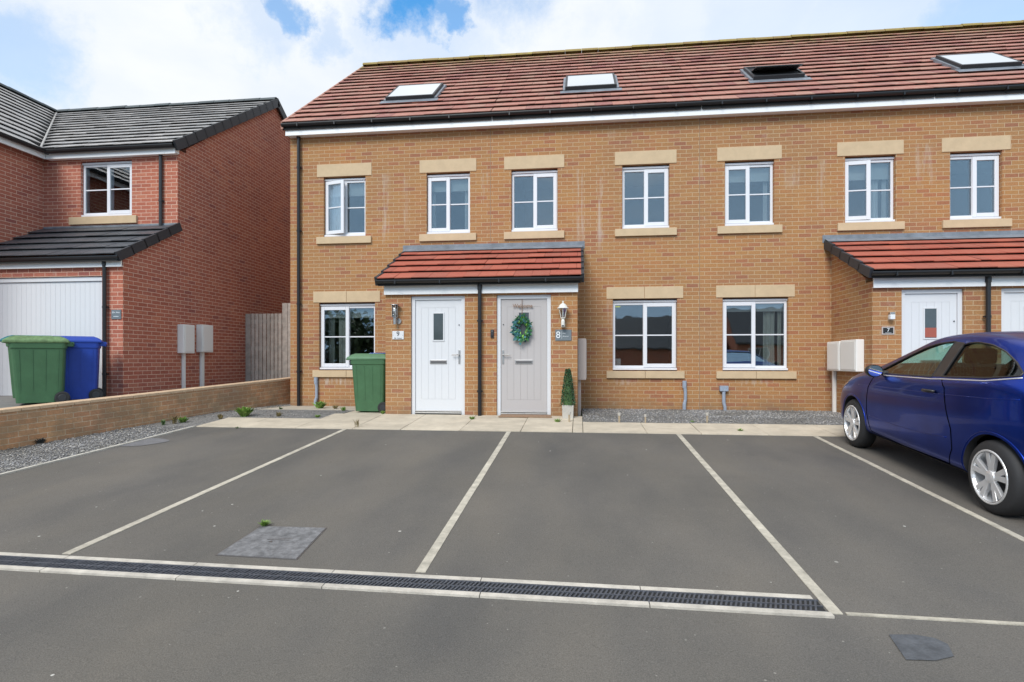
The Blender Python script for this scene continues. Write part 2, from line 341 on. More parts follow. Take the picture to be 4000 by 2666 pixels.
def carpaint():
    m = bpy.data.materials.new('car_paint_blue'); m.use_nodes = True; t = m.node_tree; b = t.nodes['Principled BSDF']
    b.inputs['Metallic'].default_value = 1; b.inputs['Roughness'].default_value = .3; b.inputs['Coat IOR'].default_value = 1.36
    b.inputs['Coat Weight'].default_value = .35; b.inputs['Coat Roughness'].default_value = .03
    co = N(t, 'ShaderNodeTexCoord').outputs['Object']; n = N(t, 'ShaderNodeTexNoise'); n.inputs['Scale'].default_value = 2.5; n.inputs['Detail'].default_value = 4; L(t, co, n.inputs['Vector'])
    L(t, ramp(t, n.outputs[0], [(.3, (.005, .030, .29)), (.7, (.008, .046, .40))]), b.inputs['Base Color'])
    return m
M['paint'] = carpaint()

# ---------------------------------------------------------------- mesh helpers
class MB:
    def __init__(s): s.v = []; s.f = []
    def add(s, vs, fs):
        o = len(s.v); s.v += [tuple(q) for q in vs]; s.f += [tuple(i + o for i in q) for q in fs]; return s
    def box(s, x0, x1, y0, y1, z0, z1):
        return s.add([(x0, y0, z0), (x1, y0, z0), (x1, y1, z0), (x0, y1, z0), (x0, y0, z1), (x1, y0, z1), (x1, y1, z1), (x0, y1, z1)],
                     [(0, 3, 2, 1), (4, 5, 6, 7), (0, 1, 5, 4), (1, 2, 6, 5), (2, 3, 7, 6), (3, 0, 4, 7)])
    def quad(s, a, b, c, d): return s.add([a, b, c, d], [(0, 1, 2, 3)])
    def prism(s, pts, vec):
        n = len(pts); v2 = [tuple(Vector(p) + Vector(vec)) for p in pts]
        return s.add(list(pts) + v2, [tuple(reversed(range(n))), tuple(range(n, 2 * n))] + [(i, (i + 1) % n, n + (i + 1) % n, n + i) for i in range(n)])
    def tube(s, pts, r, n=8, cap=True):
        pts = [Vector(p) for p in pts]; rs = r if isinstance(r, (list, tuple)) else [r] * len(pts)
        vs = []; fs = []
        for i, p in enumerate(pts):
            d = (pts[min(i + 1, len(pts) - 1)] - pts[max(i - 1, 0)]).normalized()
            a = d.orthogonal().normalized() if i == 0 else (a - d * a.dot(d)).normalized()
            b = d.cross(a)
            for k in range(n):
                t = 2 * math.pi * k / n; vs.append(p + (a * math.cos(t) + b * math.sin(t)) * rs[i])
        for i in range(len(pts) - 1):
            for k in range(n): fs.append((i * n + k, i * n + (k + 1) % n, (i + 1) * n + (k + 1) % n, (i + 1) * n + k))
        if cap: fs.append(tuple(reversed(range(n)))); fs.append(tuple(range((len(pts) - 1) * n, len(pts) * n)))
        return s.add(vs, fs)
    def lathe(s, c, prof, n=16, axis='z', cap=True):
        """prof: (radius, height) pairs about axis through c"""
        vs = []; fs = []
        for r, h in prof:
            for k in range(n):
                t = 2 * math.pi * (k + .5) / n; a, b = r * math.cos(t), r * math.sin(t)
                if axis == 'z': vs.append((c[0] + a, c[1] + b, c[2] + h))
                elif axis == 'y': vs.append((c[0] + a, c[1] + h, c[2] + b))
                else: vs.append((c[0] + h, c[1] + a, c[2] + b))
        m = len(prof)
        for i in range(m - 1):
            for k in range(n): fs.append((i * n + k, i * n + (k + 1) % n, (i + 1) * n + (k + 1) % n, (i + 1) * n + k))
        if cap: fs.append(tuple(reversed(range(n)))); fs.append(tuple(range((m - 1) * n, m * n)))
        return s.add(vs, fs)
    def grid(s, rows):
        n = len(rows[0]); return s.add([p for r in rows for p in r], [(i * n + k, i * n + k + 1, (i + 1) * n + k + 1, (i + 1) * n + k) for i in range(len(rows) - 1) for k in range(n - 1)])
    def blob(s, c, r, seed=0):
        rnd = random.Random(seed); vs = [(1, 0, 0), (-1, 0, 0), (0, 1, 0), (0, -1, 0), (0, 0, 1), (0, 0, -1)]
        rr = [r[i // 2] * rnd.uniform(.75, 1.2) for i in range(6)]; a = rnd.uniform(0, 6.28)
        out = []
        for (x, y, z), q in zip(vs, rr):
            x, y = x * math.cos(a) - y * math.sin(a), x * math.sin(a) + y * math.cos(a)
            out.append((c[0] + x * q, c[1] + y * q, c[2] + z * q + (x * .3) * q))
        return s.add(out, [(0, 2, 4), (2, 1, 4), (1, 3, 4), (3, 0, 4), (2, 0, 5), (1, 2, 5), (3, 1, 5), (0, 3, 5)])
    def build(s, name, m, parent=None, smooth=False, bevel=0, fixn=False, sub=0):
        me = bpy.data.meshes.new(name); me.from_pydata(s.v, [], s.f)
        if fixn:
            bm = bmesh.new(); bm.from_mesh(me); bmesh.ops.recalc_face_normals(bm, faces=bm.faces); bm.to_mesh(me); bm.free()
        me.materials.append(M[m] if isinstance(m, str) else m)
        if smooth: me.shade_smooth()
        o = bpy.data.objects.new(name, me); COL.objects.link(o)
        if parent is not None: par(o, parent)
        if bevel:
            b = o.modifiers.new('bevel', 'BEVEL'); b.width = bevel; b.segments = 2; b.limit_method = 'ANGLE'; b.angle_limit = R(40); b.harden_normals = False
        if sub: q = o.modifiers.new('sub', 'SUBSURF'); q.levels = sub; q.render_levels = sub
        return o
def wm(o):
    m = o.matrix_basis.copy()
    if o.parent: m = wm(o.parent) @ o.matrix_parent_inverse @ m
    return m
def par(o, p): o.parent = p; o.matrix_parent_inverse = wm(p).inverted()
def thing(name, label, cat, loc=(0, 0, 0), group=None, rz=0):
    o = bpy.data.objects.new(name, None); COL.objects.link(o); o.location = loc; o.rotation_euler = (0, 0, rz); o.empty_display_size = .1
    return tag(o, label, cat, group)
def tag(o, label, cat, group=None):
    o['label'] = label; o['category'] = cat
    if group: o['group'] = group
    return o
def struct(o, kind='structure'): o['kind'] = kind; return o
def kids(o): return [c for c in COL.objects if c.parent == o]
def dup(o, M4=None, parent=None):
    c = o.copy(); COL.objects.link(c)
    if parent is not None: inv = o.matrix_parent_inverse.copy(); c.parent = parent; c.matrix_parent_inverse = inv
    elif M4 is not None: c.matrix_basis = M4
    for k in kids(o): dup(k, parent=c)
    return c
def text_mesh(name, body, size, m, parent, origin, ext=.0015, align='CENTER', rot=(R(90), 0, 0), sx=1, bold=0):
    cu = bpy.data.curves.new(name, 'FONT'); cu.body = body; cu.size = size; cu.extrude = ext; cu.align_x = align; cu.align_y = 'CENTER'; cu.offset = bold
    tmp = bpy.data.objects.new('tmp', cu); me = bpy.data.meshes.new_from_object(tmp); bpy.data.objects.remove(tmp)
    me.name = name; me.materials.clear(); me.materials.append(M[m])
    o = bpy.data.objects.new(name, me); COL.objects.link(o); o.location = origin; o.rotation_euler = rot; o.scale = (sx, 1, 1)
    if parent is not None: par(o, parent)
    return o

def wall_cells(mb, x0, x1, z0, z1, openings, yf, yb, reveal=.10):
    """brick skin with rectangular openings: outer face at yf, inner face at yb, reveals between"""
    xs = sorted({x0, x1, *[q for o in openings for q in (o[0], o[1])]}); zs = sorted({z0, z1, *[q for o in openings for q in (o[2], o[3])]})
    for i in range(len(xs) - 1):
        for k in range(len(zs) - 1):
            cx, cz = (xs[i] + xs[i + 1]) / 2, (zs[k] + zs[k + 1]) / 2
            if any(o[0] < cx < o[1] and o[2] < cz < o[3] for o in openings): continue
            a, b, c, d = xs[i], xs[i + 1], zs[k], zs[k + 1]
            mb.quad((a, yf, c), (b, yf, c), (b, yf, d), (a, yf, d)); mb.quad((b, yb, c), (a, yb, c), (a, yb, d), (b, yb, d))
    for a, b, c, d in openings:
        mb.quad((a, yf, c), (a, yf, d), (a, yb, d), (a, yb, c)); mb.quad((b, yf, d), (b, yf, c), (b, yb, c), (b, yb, d))
        mb.quad((a, yf, d), (b, yf, d), (b, yb, d), (a, yb, d)); mb.quad((b, yf, c), (a, yf, c), (a, yb, c), (b, yb, c))
    mb.quad((x0, yf, z0), (x0, yf, z1), (x0, yb, z1), (x0, yb, z0)); mb.quad((x1, yf, z1), (x1, yf, z0), (x1, yb, z0), (x1, yb, z1))
    mb.quad((x0, yf, z1), (x1, yf, z1), (x1, yb, z1), (x0, yb, z1))

def tiles(name, m, parent, O, A, B, slope, gauge, tw, rng, thick=.03, seed=1):
    """courses of separate flat tiles; O eave origin, A along the eave, B up the slope"""
    O, A, B = Vector(O), Vector(A).normalized(), Vector(B).normalized(); Nn = A.cross(B)
    if Nn.z < 0: Nn = -Nn
    rnd = random.Random(seed); mb = MB(); n = max(1, round(slope / gauge)); g = slope / n
    for r in range(n):
        s0, s1 = r * g - (.02 if r == 0 else 0), (r + 1) * g + .05
        a0, a1 = rng((r + .0) / n); off = (r % 2) * tw / 2 + rnd.uniform(-.012, .012)
        k = math.floor((a0 - off) / tw)
        sag = rnd.uniform(-.003, .003)
        while True:
            ta, tb = k * tw + off, (k + 1) * tw + off; k += 1
            if ta > a1: break
            ta, tb = max(ta, a0), min(tb, a1)
            if tb - ta < .02: continue
            j = rnd.uniform(-.004, .004); dj_ = rnd.uniform(-.005, .005); tl = rnd.uniform(-.003, .003)
            def pt(a, s_, h): return O + A * a + B * s_ + Nn * h
            h0, h1 = thick + .015 + j + sag, .004
            th2 = .014
            q = .0022
            vs_ = [pt(ta + q, s0 + dj_, h0), pt(tb - q, s0 + dj_, h0 + tl), pt(tb - q, s1, h1), pt(ta + q, s1, h1),
                   pt(ta + q, s0 + dj_, h0 - th2), pt(tb - q, s0 + dj_, h0 + tl - th2), pt(tb - q, s1, h1 - .02), pt(ta + q, s1, h1 - .02)]
            mb.add(vs_, [(0, 1, 2, 3), (4, 7, 6, 5), (0, 4, 5, 1), (1, 5, 6, 2), (3, 2, 6, 7), (0, 3, 7, 4)])
    return mb.build(name, m, parent, fixn=True)

def ridge(name, m, parent, p0, p1, r=.12, seg=.45):
    p0, p1 = Vector(p0), Vector(p1); L_ = (p1 - p0).length; n = max(1, round(L_ / seg)); d = (p1 - p0) / n; u = d.normalized(); side = Vector((0, 0, 1)).cross(u).normalized()
    mb = MB(); rnd = random.Random(3)
    for i in range(n):
        a = p0 + d * i; b = a + d * .985; dz = rnd.uniform(-.008, .008); row0 = []; row1 = []
        for k in range(9):
            t = math.pi * k / 8; o_ = side * math.cos(t) * r + Vector((0, 0, math.sin(t) * r * .85 + dz))
            row0.append(tuple(a + o_)); row1.append(tuple(b + o_ * .97))
        mb.grid([row0, row1]); mb.add([row0[0], row0[8], row0[4]], [(0, 1, 2)]); mb.add(row0, [tuple(range(9))]); mb.add(row1, [tuple(range(9))])
    return mb.build(name, m, parent)

def gutter(name, parent, x0, x1, y, z, r=.045, brackets=True, axis='x', m='black'):
    """deep-flow gutter running along X (or Y), top at z"""
    prof = [(-r, 0), (-r, -.02), (-r * .8, -r * .9), (-r * .3, -r * 1.35), (r * .3, -r * 1.35), (r * .8, -r * .9), (r, -.02), (r, 0), (r - .006, 0), (r * .72, -r * .8), (0, -r * 1.2), (-r * .72, -r * .8), (-r + .006, 0)]
    mb = MB()
    if axis == 'x': mb.prism([(x0, y + a, z + b) for a, b in prof], (x1 - x0, 0, 0))
    else: mb.prism([(y + a, x0, z + b) for a, b in prof], (0, x1 - x0, 0))
    if brackets:
        k = x0 + .35
        while k < x1 - .1:
            if axis == 'x': mb.box(k - .012, k + .012, y - r - .008, y + r + .01, z - r * 1.6, z - .005)
            k += .78
    return mb.build(name, m, parent, fixn=True)

def downpipe(name, parent, x, y, z0, z1, m='black', w_=.033, clips=()):
    mb = MB(); mb.tube([(x, y, z0), (x, y, z1)], w_, 12)
    for c in clips: mb.box(x - .05, x + .05, y + .005, y + .045, c - .012, c + .012); mb.tube([(x, y, c - .02), (x, y, c + .02)], w_ + .006, 12)
    mb.tube([(x, y, z1 - .12), (x, y, z1 - .02)], w_ + .008, 12)
    return mb.build(name, m, parent, smooth=False)

def curtain_mesh(mb, x0, x1, y, z0, z1, folds=5, amp=.03, seed=0, gather=0):
    rnd = random.Random(seed); rows = []
    n = folds * 8
    for iz in range(9):
        fz = iz / 8; z = z1 + (z0 - z1) * fz; row = []
        for i in range(n + 1):
            t = i / n; xx = x0 + (x1 - x0) * t * (1 - gather * math.sin(fz * math.pi) * .4)
            row.append((xx, y + amp * math.sin(t * folds * 2 * math.pi + fz * .6) * (.6 + .5 * fz), z))
        rows.append(row)
    return mb.grid(rows)

def window(parent, x0, x1, z0, z1, y, sash='L', openang=0, blind=.25, curtains=None, vent=True, dark=False, bar=True, extra=None):
    """white uPVC casement: window (outer frame) > sash, pane, glazing_bar, blind, curtain ..."""
    fy0, fy1 = y, y + .065; fw = .045; mid = (x0 + x1) / 2 + (.0 if sash == 'L' else -.0)
    zc = z0 + .045; zt = z1 - (.06 if vent else 0)
    mb = MB()
    mb.box(x0, x0 + fw, fy0, fy1, zc, zt); mb.box(x1 - fw, x1, fy0, fy1, zc, zt)
    mb.box(x0 + fw, x1 - fw, fy0, fy1, zt - fw, zt); mb.box(x0 + fw, x1 - fw, fy0, fy1, zc, zc + fw)
    mb.box(mid - fw * .55, mid + fw * .55, fy0, fy1, zc + fw, zt - fw)
    W = mb.build('window', 'upvc', parent, bevel=.004)
    MB().box(x0 - .015, x1 + .015, fy0 - .05, fy1, z0 + .006, z0 + .043).build('cill', 'upvc', W, bevel=.004)
    if vent: MB().box(x0 - .01, x1 + .01, fy0 - .022, fy1 - .02, zt + .004, z1 - .018).build('vent', 'upvc', W, bevel=.004)
    if sash == 'L': sx0, sx1, gx0, gx1 = x0 + .012, mid + .02, mid + fw * .55, x1 - fw
    else: sx0, sx1, gx0, gx1 = mid - .02, x1 - .012, x0 + fw, mid - fw * .55
    # opening sash, standing proud of the frame
    sw = .07; sz0, sz1 = zc + .012, zt - .012; sy0, sy1 = fy0 - .018, fy0 - .001
    sb = MB(); sb.box(sx0, sx0 + sw, sy0, sy1 + .02, sz0, sz1); sb.box(sx1 - sw, sx1, sy0, sy1 + .02, sz0, sz1)
    sb.box(sx0 + sw, sx1 - sw, sy0, sy1 + .02, sz1 - sw, sz1); sb.box(sx0 + sw, sx1 - sw, sy0, sy1 + .02, sz0, sz0 + sw)
    S = sb.build('sash', 'upvc', W, bevel=.005)
    pm = 'glass'; zm = (zc + zt) / 2
    px0, px1, pz0, pz1 = sx0 + sw - .002, sx1 - sw + .002, sz0 + sw, sz1 - sw
    g1 = MB().box(px0, px1, sy1, sy1 + .018, pz0, pz1).build('pane', pm, W)
    b1 = MB().box(px0 + .002, px1 - .002, sy1 - .004, sy1 - .0005, zm - .011, zm + .011).build('glazing_bar', 'upvc', W) if bar else None
    if openang:   # swing the sash, its glass and bar about the hinge
        hx = sx0 if sash == 'L' else sx1; T = Matrix.Translation((hx, fy0, 0)) @ Matrix.Rotation(openang, 4, 'Z') @ Matrix.Translation((-hx, -fy0, 0))
        for o in (S, g1, b1):
            if o: o.data.transform(T)
    MB().box(gx0, gx1, fy0 + .02, fy0 + .038, zc + fw, zt - fw).build('pane', pm, W)
    if bar: MB().box(gx0 + .002, gx1 - .002, fy0 + .012, fy0 + .0195, zm - .011, zm + .011).build('glazing_bar', 'upvc', W)
    iy = y + .115
    if blind: MB().box(x0 + .03, x1 - .03, iy, iy + .006, zt - .03 - blind, zt - .02).box(x0 + .03, x1 - .03, iy - .008, iy + .014, zt - .045 - blind, zt - .03 - blind).build('blind', 'blind', W)
    for cdef in (curtains or ()):
        ca, cb, cm, cf = cdef; cbm = MB(); curtain_mesh(cbm, ca, cb, iy + .07, z0 + .0, z1 - .03, cf, .022, gather=.15); cbm.build('curtain', cm, W, smooth=True)
    if extra: extra(W)
    return W

def lintel(parent, x0, x1, z0, z1, split=False, name='lintel', y0=-.012, y1=.08):
    mb = MB()
    if split: xm = (x0 + x1) / 2; mb.box(x0, xm - .003, y0, y1, z0, z1); mb.box(xm + .003, x1, y0, y1, z0, z1)
    else: mb.box(x0, x1, y0, y1, z0, z1)
    return mb.build(name, 'cast', parent, bevel=.004)

# ================================================================ GROUND
def sheet(name, m, x0, x1, ys, dz=0.0, xn=1):
    mb = MB(); mb.grid([[(x0 + (x1 - x0) * i / xn, y, zg(y) + dz) for i in range(xn + 1)] for y in ys])
    return struct(mb.build(name, m, fixn=True))
gy = [-700, -120, -60, -14, -1.45, 900]
mb = MB(); mb.grid([[(x, y, (zg(max(y, -60)) - .06 if y < 0 else -.06)) for x in (-900, 900)] for y in gy]); struct(mb.build('ground', 'grass', fixn=True))
sheet('road', 'asphalt', -60, 60, [-30, -14, -2.86])
# paved path: rows of slabs
def slab(mb, x0, x1, y0, y1, dz=.012, g=.004, tilt=.0):
    j = random.uniform(-.002, .003)
    vs_ = [(x0 + g, y0 + g, zg(y0) + dz + j), (x1 - g, y0 + g, zg(y0) + dz + j), (x1 - g, y1 - g, zg(y1) + dz + j), (x0 + g, y1 - g, zg(y1) + dz + j)]
    mb.prism([(a, b, c - .06) for a, b, c in vs_], (0, 0, .06))
mb = MB()
x = -5.94
for i in range(26):
    x1_ = x + (.9 if i % 3 else .75)
    if x < .02 < x1_: x1_ = .06
    yb = -2.02 if (x1_ < -4.2 or x > .05) else -1.6
    if i % 2: slab(mb, x, x1_, -2.86, -2.42); slab(mb, x, x1_, -2.42, yb)
    else: slab(mb, x, x1_, -2.86, -2.62); slab(mb, x, x1_, -2.62, yb)
    if yb > -2 and x1_ > -4.1: slab(mb, x, x1_, yb, -1.475)
    x = x1_
x = 4.62
while x < 8: slab(mb, x, x + .6, -2.02, -1.475); x += .6
for a, b, c, d in [(-4.15, -3.37, -1.6, -.98), (-4.15, -3.37, -.98, -.3), (-4.15, -3.37, -.3, -.01)]: slab(mb, a, b, c, d, .008)
struct(mb.build('path', 'slab', fixn=True, bevel=.003))
mb = MB(); mb.box(-5.95, -4.15, -.85, -.005, -.05, .012); mb.prism([(-6.75, -1.0, -.05), (-5.95, -.85, -.05), (-5.95, 3, -.05), (-6.6, 3, -.05)], (0, 0, .062))
struct(mb.build('side_path', mat('side_path_concrete', (.46, .41, .33), .9, bump=.3, bscale=40, var=.14, vscale=3), fixn=True))
# gravel beds
GB_R = [(.06, -2.03), (4.62, -2.03), (4.62, -.0), (.06, -.0)]
WL0, WL1 = Vector((-5.93, 1.2, 0)), Vector((-8.0, -7.75, 0))       # inner face of the low boundary wall, at its foot
def wl(y): t = (y - WL0.y) / (WL1.y - WL0.y); return WL0.x + (WL1.x - WL0.x) * t
def ex(y): return -5.95 - .055 * (-2.84 - y)                       # concrete edging line
gb = MB(); rows = [[(wl(y) - .05, y, zg(y) + .006), (ex(min(y, -2.84)) if y < -2.0 else -4.16, y, zg(y) + .006)] for y in (-9, -7, -5, -4, -2.86, -2.03)]
gb.grid(rows); gb.grid([[(wl(y) - .05, y, zg(y) + .006), (-4.16, y, zg(y) + .006)] for y in (-2.03, -1.45, 1.2)])
gb.add([(a, b, zg(b) + .012) for a, b in GB_R], [(0, 1, 2, 3)]); gb.add([(4.62, -2.03, zg(-2.03) + .005), (9, -2.03, zg(-2.03) + .005), (9, -1.4, .005), (4.62, -1.4, .005)], [(0, 1, 2, 3)])
struct(gb.build('gravel_base', 'gravelbase', fixn=True))
rnd = random.Random(5); st = MB(); n = 0
def stones(k, fx, fy, s0, s1, dz=.012):
    for _ in range(k):
        y = fy(rnd.random()); x = fx(rnd.random(), y); q = rnd.uniform(s0, s1)
        st.blob((x, y, zg(y) + dz + q * .3), (q, q * .8, q * .55), rnd.random())
stones(9500, lambda r, y: .07 + r * 4.54, lambda r: -2.02 + r * 2.01, .006, .015)
stones(7000, lambda r, y: wl(y) + .01 + r * (ex(y) - wl(y) - .02), lambda r: -2.86 - (r ** .8) * 3.6, .006, .016)
stones(1800, lambda r, y: wl(y) + .01 + r * (-4.2 - wl(y)) if y < -1.05 else wl(y) + r * .3 * 1.2, lambda r: -2.02 + r * 3.0, .006, .014)
stones(110, lambda r, y: ex(y) - .02 - abs(rnd.gauss(0, .10)), lambda r: -3.6 - r * 2.6, .012, .028)
for i in range(len(st.v)): pass
g = st.build('gravel', 'stones'); struct(g, 'stuff')
# concrete edging between bay and gravel
mb = MB(); ys = [-2.86, -3.75, -4.65, -5.55, -6.45, -7.3]
for a, b in zip(ys, ys[1:]):
    mb.prism([(ex(a) - .022, a - .004, zg(a) - .05), (ex(a) + .028, a - .004, zg(a) - .05), (ex(b) + .028, b + .004, zg(b) - .05), (ex(b) - .022, b + .004, zg(b) - .05)], (0, 0, .068))
struct(mb.build('kerb', 'concrete', fixn=True))
# bay dividing lines of flush concrete blocks
def bay_line(X0, X1, y0, y1, label, wd=.032):
    mb = MB(); n = max(1, round((y0 - y1) / .9))
    for i in range(n):
        a, b = y0 + (y1 - y0) * i / n - .003, y0 + (y1 - y0) * (i + 1) / n + .003; xa, xb = X0 + (X1 - X0) * i / n, X0 + (X1 - X0) * (i + 1) / n
        k = random.uniform(-.002, .002)
        mb.prism([(xa - wd + k, a, zg(a) - .03), (xa + wd + k, a, zg(a) - .03), (xb + wd + k, b, zg(b) - .03), (xb - wd + k, b, zg(b) - .03)], (0, 0, .035))
    return struct(mb.build('bay_marking', 'line', fixn=True))
bay_line(-3.50, -3.52, -2.87, -7.50, '')
bay_line(-1.01, -.995, -2.87, -7.53, '')
bay_line(1.39, 1.375, -2.87, -7.80, '')
bay_line(3.21, 3.14, -2.87, -7.75, '', .028)
mb = MB(); x = 1.42
for i in range(9):
    x1_ = x + .9; k = .019 if i else .014
    ya, yb = -7.79 - (x - 1.4) * .018, -7.79 - (x1_ - 1.4) * .018
    mb.prism([(x + .004, ya - k, zg(ya) - .03), (x1_ - .004, yb - k, zg(yb) - .03), (x1_ - .004, yb + k, zg(yb) - .03), (x + .004, ya + k, zg(ya) - .03)], (0, 0, .036)); x = x1_
struct(mb.build('bay_marking', 'line', fixn=True))
# repair patch and a paler rounded patch on the asphalt
def flat(name, m, pts, dz): return struct(MB().add([(a, b, zg(b) + dz) for a, b in pts], [tuple(range(len(pts)))]).build(name, m, fixn=True))
flat('asphalt_patch', 'patch', [G(2042, 1460), G(2082, 1518), G(2150, 1520), G(2192, 1510), G(2178, 1482), G(2148, 1468), G(2100, 1460)][::-1], .004)
cx_, cy_ = G(325, 1017); flat('asphalt_patch', mat('pale_patch', (.165, .162, .168), .8, bump=.3, var=.15, vscale=9), [(cx_ + math.cos(a) * (.32 + .05 * math.sin(3 * a)), cy_ + math.sin(a) * .26) for a in [i * .35 for i in range(18)]], .005)

# linear drain
D = thing('drain_channel', 'long slotted drain set between pale concrete strips across the asphalt', 'drain', (-1.3, -7.65, zg(-7.65)))
def dy(x): return -7.65 - (x + 4) * .0155
def strip(name, m, o0, o1, x0, x1, seg, dz, par_, hh=.04):
    mb = MB(); n = round((x1 - x0) / seg)
    for i in range(n):
        a, b = x0 + (x1 - x0) * i / n + .003, x0 + (x1 - x0) * (i + 1) / n - .003
        mb.prism([(a, dy(a) + o0, zg(dy(a) + o0) + dz - hh), (b, dy(b) + o0, zg(dy(b) + o0) + dz - hh), (b, dy(b) + o1, zg(dy(b) + o1) + dz - hh), (a, dy(a) + o1, zg(dy(a) + o1) + dz - hh)], (0, 0, hh))
    return mb.build(name, m, par_, fixn=True)
strip('kerb_strip', 'rail', -.112, -.068, -6.3, 1.345, 1.0, .013, D); strip('kerb_strip', 'rail', .072, .116, -6.3, 1.31, 1.0, .013, D)
mb = MB(); n = int(7.6 / .026)
for i in range(n):
    a = -6.28 + i * .026; y = dy(a); k = random.uniform(-.002, .002)
    for o0, o1 in ((-.060, -.004), (.004, .062)):
        mb.prism([(a + (o0 * .35), y + o0, zg(y + o0) - .012), (a + .012 + (o0 * .35), y + o0, zg(y + o0) - .012), (a + .012 + o1 * .35, y + o1, zg(y + o1) - .012), (a + o1 * .35, y + o1, zg(y + o1) - .012)], (0, 0, .0225 + k))
for o0, o1 in ((-.068, -.058), (-.005, .005), (.060, .072)):
    mb.prism([(-6.3, dy(-6.3) + o0, zg(dy(-6.3) + o0) - .012), (1.33, dy(1.33) + o0, zg(dy(1.33) + o0) - .012), (1.33, dy(1.33) + o1, zg(dy(1.33) + o1) - .012), (-6.3, dy(-6.3) + o1, zg(dy(-6.3) + o1) - .012)], (0, 0, .0235))
gr = mb.build('grate', 'iron', D, fixn=True)
strip('channel_trough', 'underlay', -.067, .071, -6.3, 1.33, 8, .0045, D, .003)
# manhole cover
MH = thing('manhole_cover', 'square grey concrete access cover let into the asphalt with grass along its far edge', 'manhole cover', (-2.2, -7.1, zg(-7.1)))
q = [G(500, 1276), G(680, 1286), G(748, 1215), G(601, 1211)]
mhm = mat('cover_concrete', (.17, .168, .172), .85, bump=.8, bscale=45, var=.42, vscale=16)
MB().prism([(a, b, zg(b) - .03) for a, b in q], (0, 0, .036)).build('cover', mhm, MH, fixn=True)
fr = MB(); c0 = Vector((sum(a for a, b in q) / 4, sum(b for a, b in q) / 4))
for i in range(4):
    a, b = Vector(q[i]), Vector(q[(i + 1) % 4]); ao, bo = a + (a - c0) * .035, b + (b - c0) * .035
    fr.prism([(a.x, a.y, zg(a.y) - .03), (b.x, b.y, zg(b.y) - .03), (bo.x, bo.y, zg(bo.y) - .03), (ao.x, ao.y, zg(ao.y) - .03)], (0, 0, .0335))
fr.build('frame', 'steel_dark', MH, fixn=True)
lf = MB(); lx, ly = G(640, 1243)
for i in range(2): lf.box(lx - .09, lx + .09, ly - .003 + i * .03, ly + .003 + i * .03, zg(ly) + .006, zg(ly) + .0085)
lf.add([(lx - .06, ly - .045, zg(ly) + .006), (lx - .02, ly - .05, zg(ly) + .006), (lx - .035, ly - .02, zg(ly) + .007)], [(0, 1, 2)])
lf.build('cast_mark', 'steel_dark', MH, fixn=True)

# ================================================================ THE TERRACE
EAVE_Y, EAVE_Z, RY, RZ = -.22, 5.735, 4.2, 9.17
SL = math.hypot(RY - EAVE_Y, RZ - EAVE_Z); RB = Vector((0, RY - EAVE_Y, RZ - EAVE_Z)).normalized(); RN = Vector((0, -RB.z, RB.y))
def skylight(parent, x0, x1, ya, yb, dark=False):
    def pt(x, y, h): s_ = (y - EAVE_Y) / RB.y; return Vector((x, EAVE_Y, EAVE_Z)) + RB * s_ + RN * h
    mb = MB(); f_ = .045; sA, sB = ya, yb
    def bar(xa, xb, y0, y1, h0, h1): mb.prism([pt(xa, y0, h0), pt(xb, y0, h0), pt(xb, y1, h0), pt(xa, y1, h0)], RN * (h1 - h0))
    bar(x0, x1, ya, ya + f_, .0, .13); bar(x0, x1, yb - f_, yb, .0, .13); bar(x0, x0 + f_, ya + f_, yb - f_, .0, .13); bar(x1 - f_, x1, ya + f_, yb - f_, .0, .13)
    F = mb.build('skylight', 'dark', parent, fixn=True, bevel=.006)
    g_ = MB(); g_.prism([pt(x0 + f_, ya + f_, .115), pt(x1 - f_, ya + f_, .115), pt(x1 - f_, yb - f_, .115), pt(x0 + f_, yb - f_, .115)], RN * .012); g_.build('pane', 'skyglass', F, fixn=True)
    if dark:
        o = list(COL.objects)[-1]; c_ = pt((x0 + x1) / 2, (ya + yb) / 2, .12); o.data.transform(Matrix.Translation(c_) @ Matrix.Rotation(-R(24), 4, 'X') @ Matrix.Translation(-c_)); o.data.materials[0] = M['obscure']
    b_ = MB(); b_.prism([pt(x0 + f_, ya + f_, .095), pt(x1 - f_, ya + f_, .095), pt(x1 - f_, yb - f_, .095), pt(x0 + f_, yb - f_, .095)], RN * .01); b_.build('blind', 'seat' if dark else 'net', F, fixn=True)  # dark case: near-black sheet paints the unlit opening, no blind there
    fl = MB()
    for (xa, xb, y0, y1) in [(x0 - .10, x1 + .10, ya - .14, ya - .001)]: fl.prism([pt(xa, y0, .048), pt(xb, y0, .048), pt(xb, y1, .052), pt(xa, y1, .052)], RN * .004)
    for (xa, xb, y0, y1) in [(x0 - .05, x0 - .001, ya, yb + .05), (x1 + .001, x1 + .05, ya, yb + .05), (x0, x1, yb, yb + .05)]: fl.prism([pt(xa, y0, .02), pt(xb, y0, .02), pt(xb, y1, .02), pt(xa, y1, .02)], RN * .055)
    fl.build('flashing', 'lead', F, fixn=True)

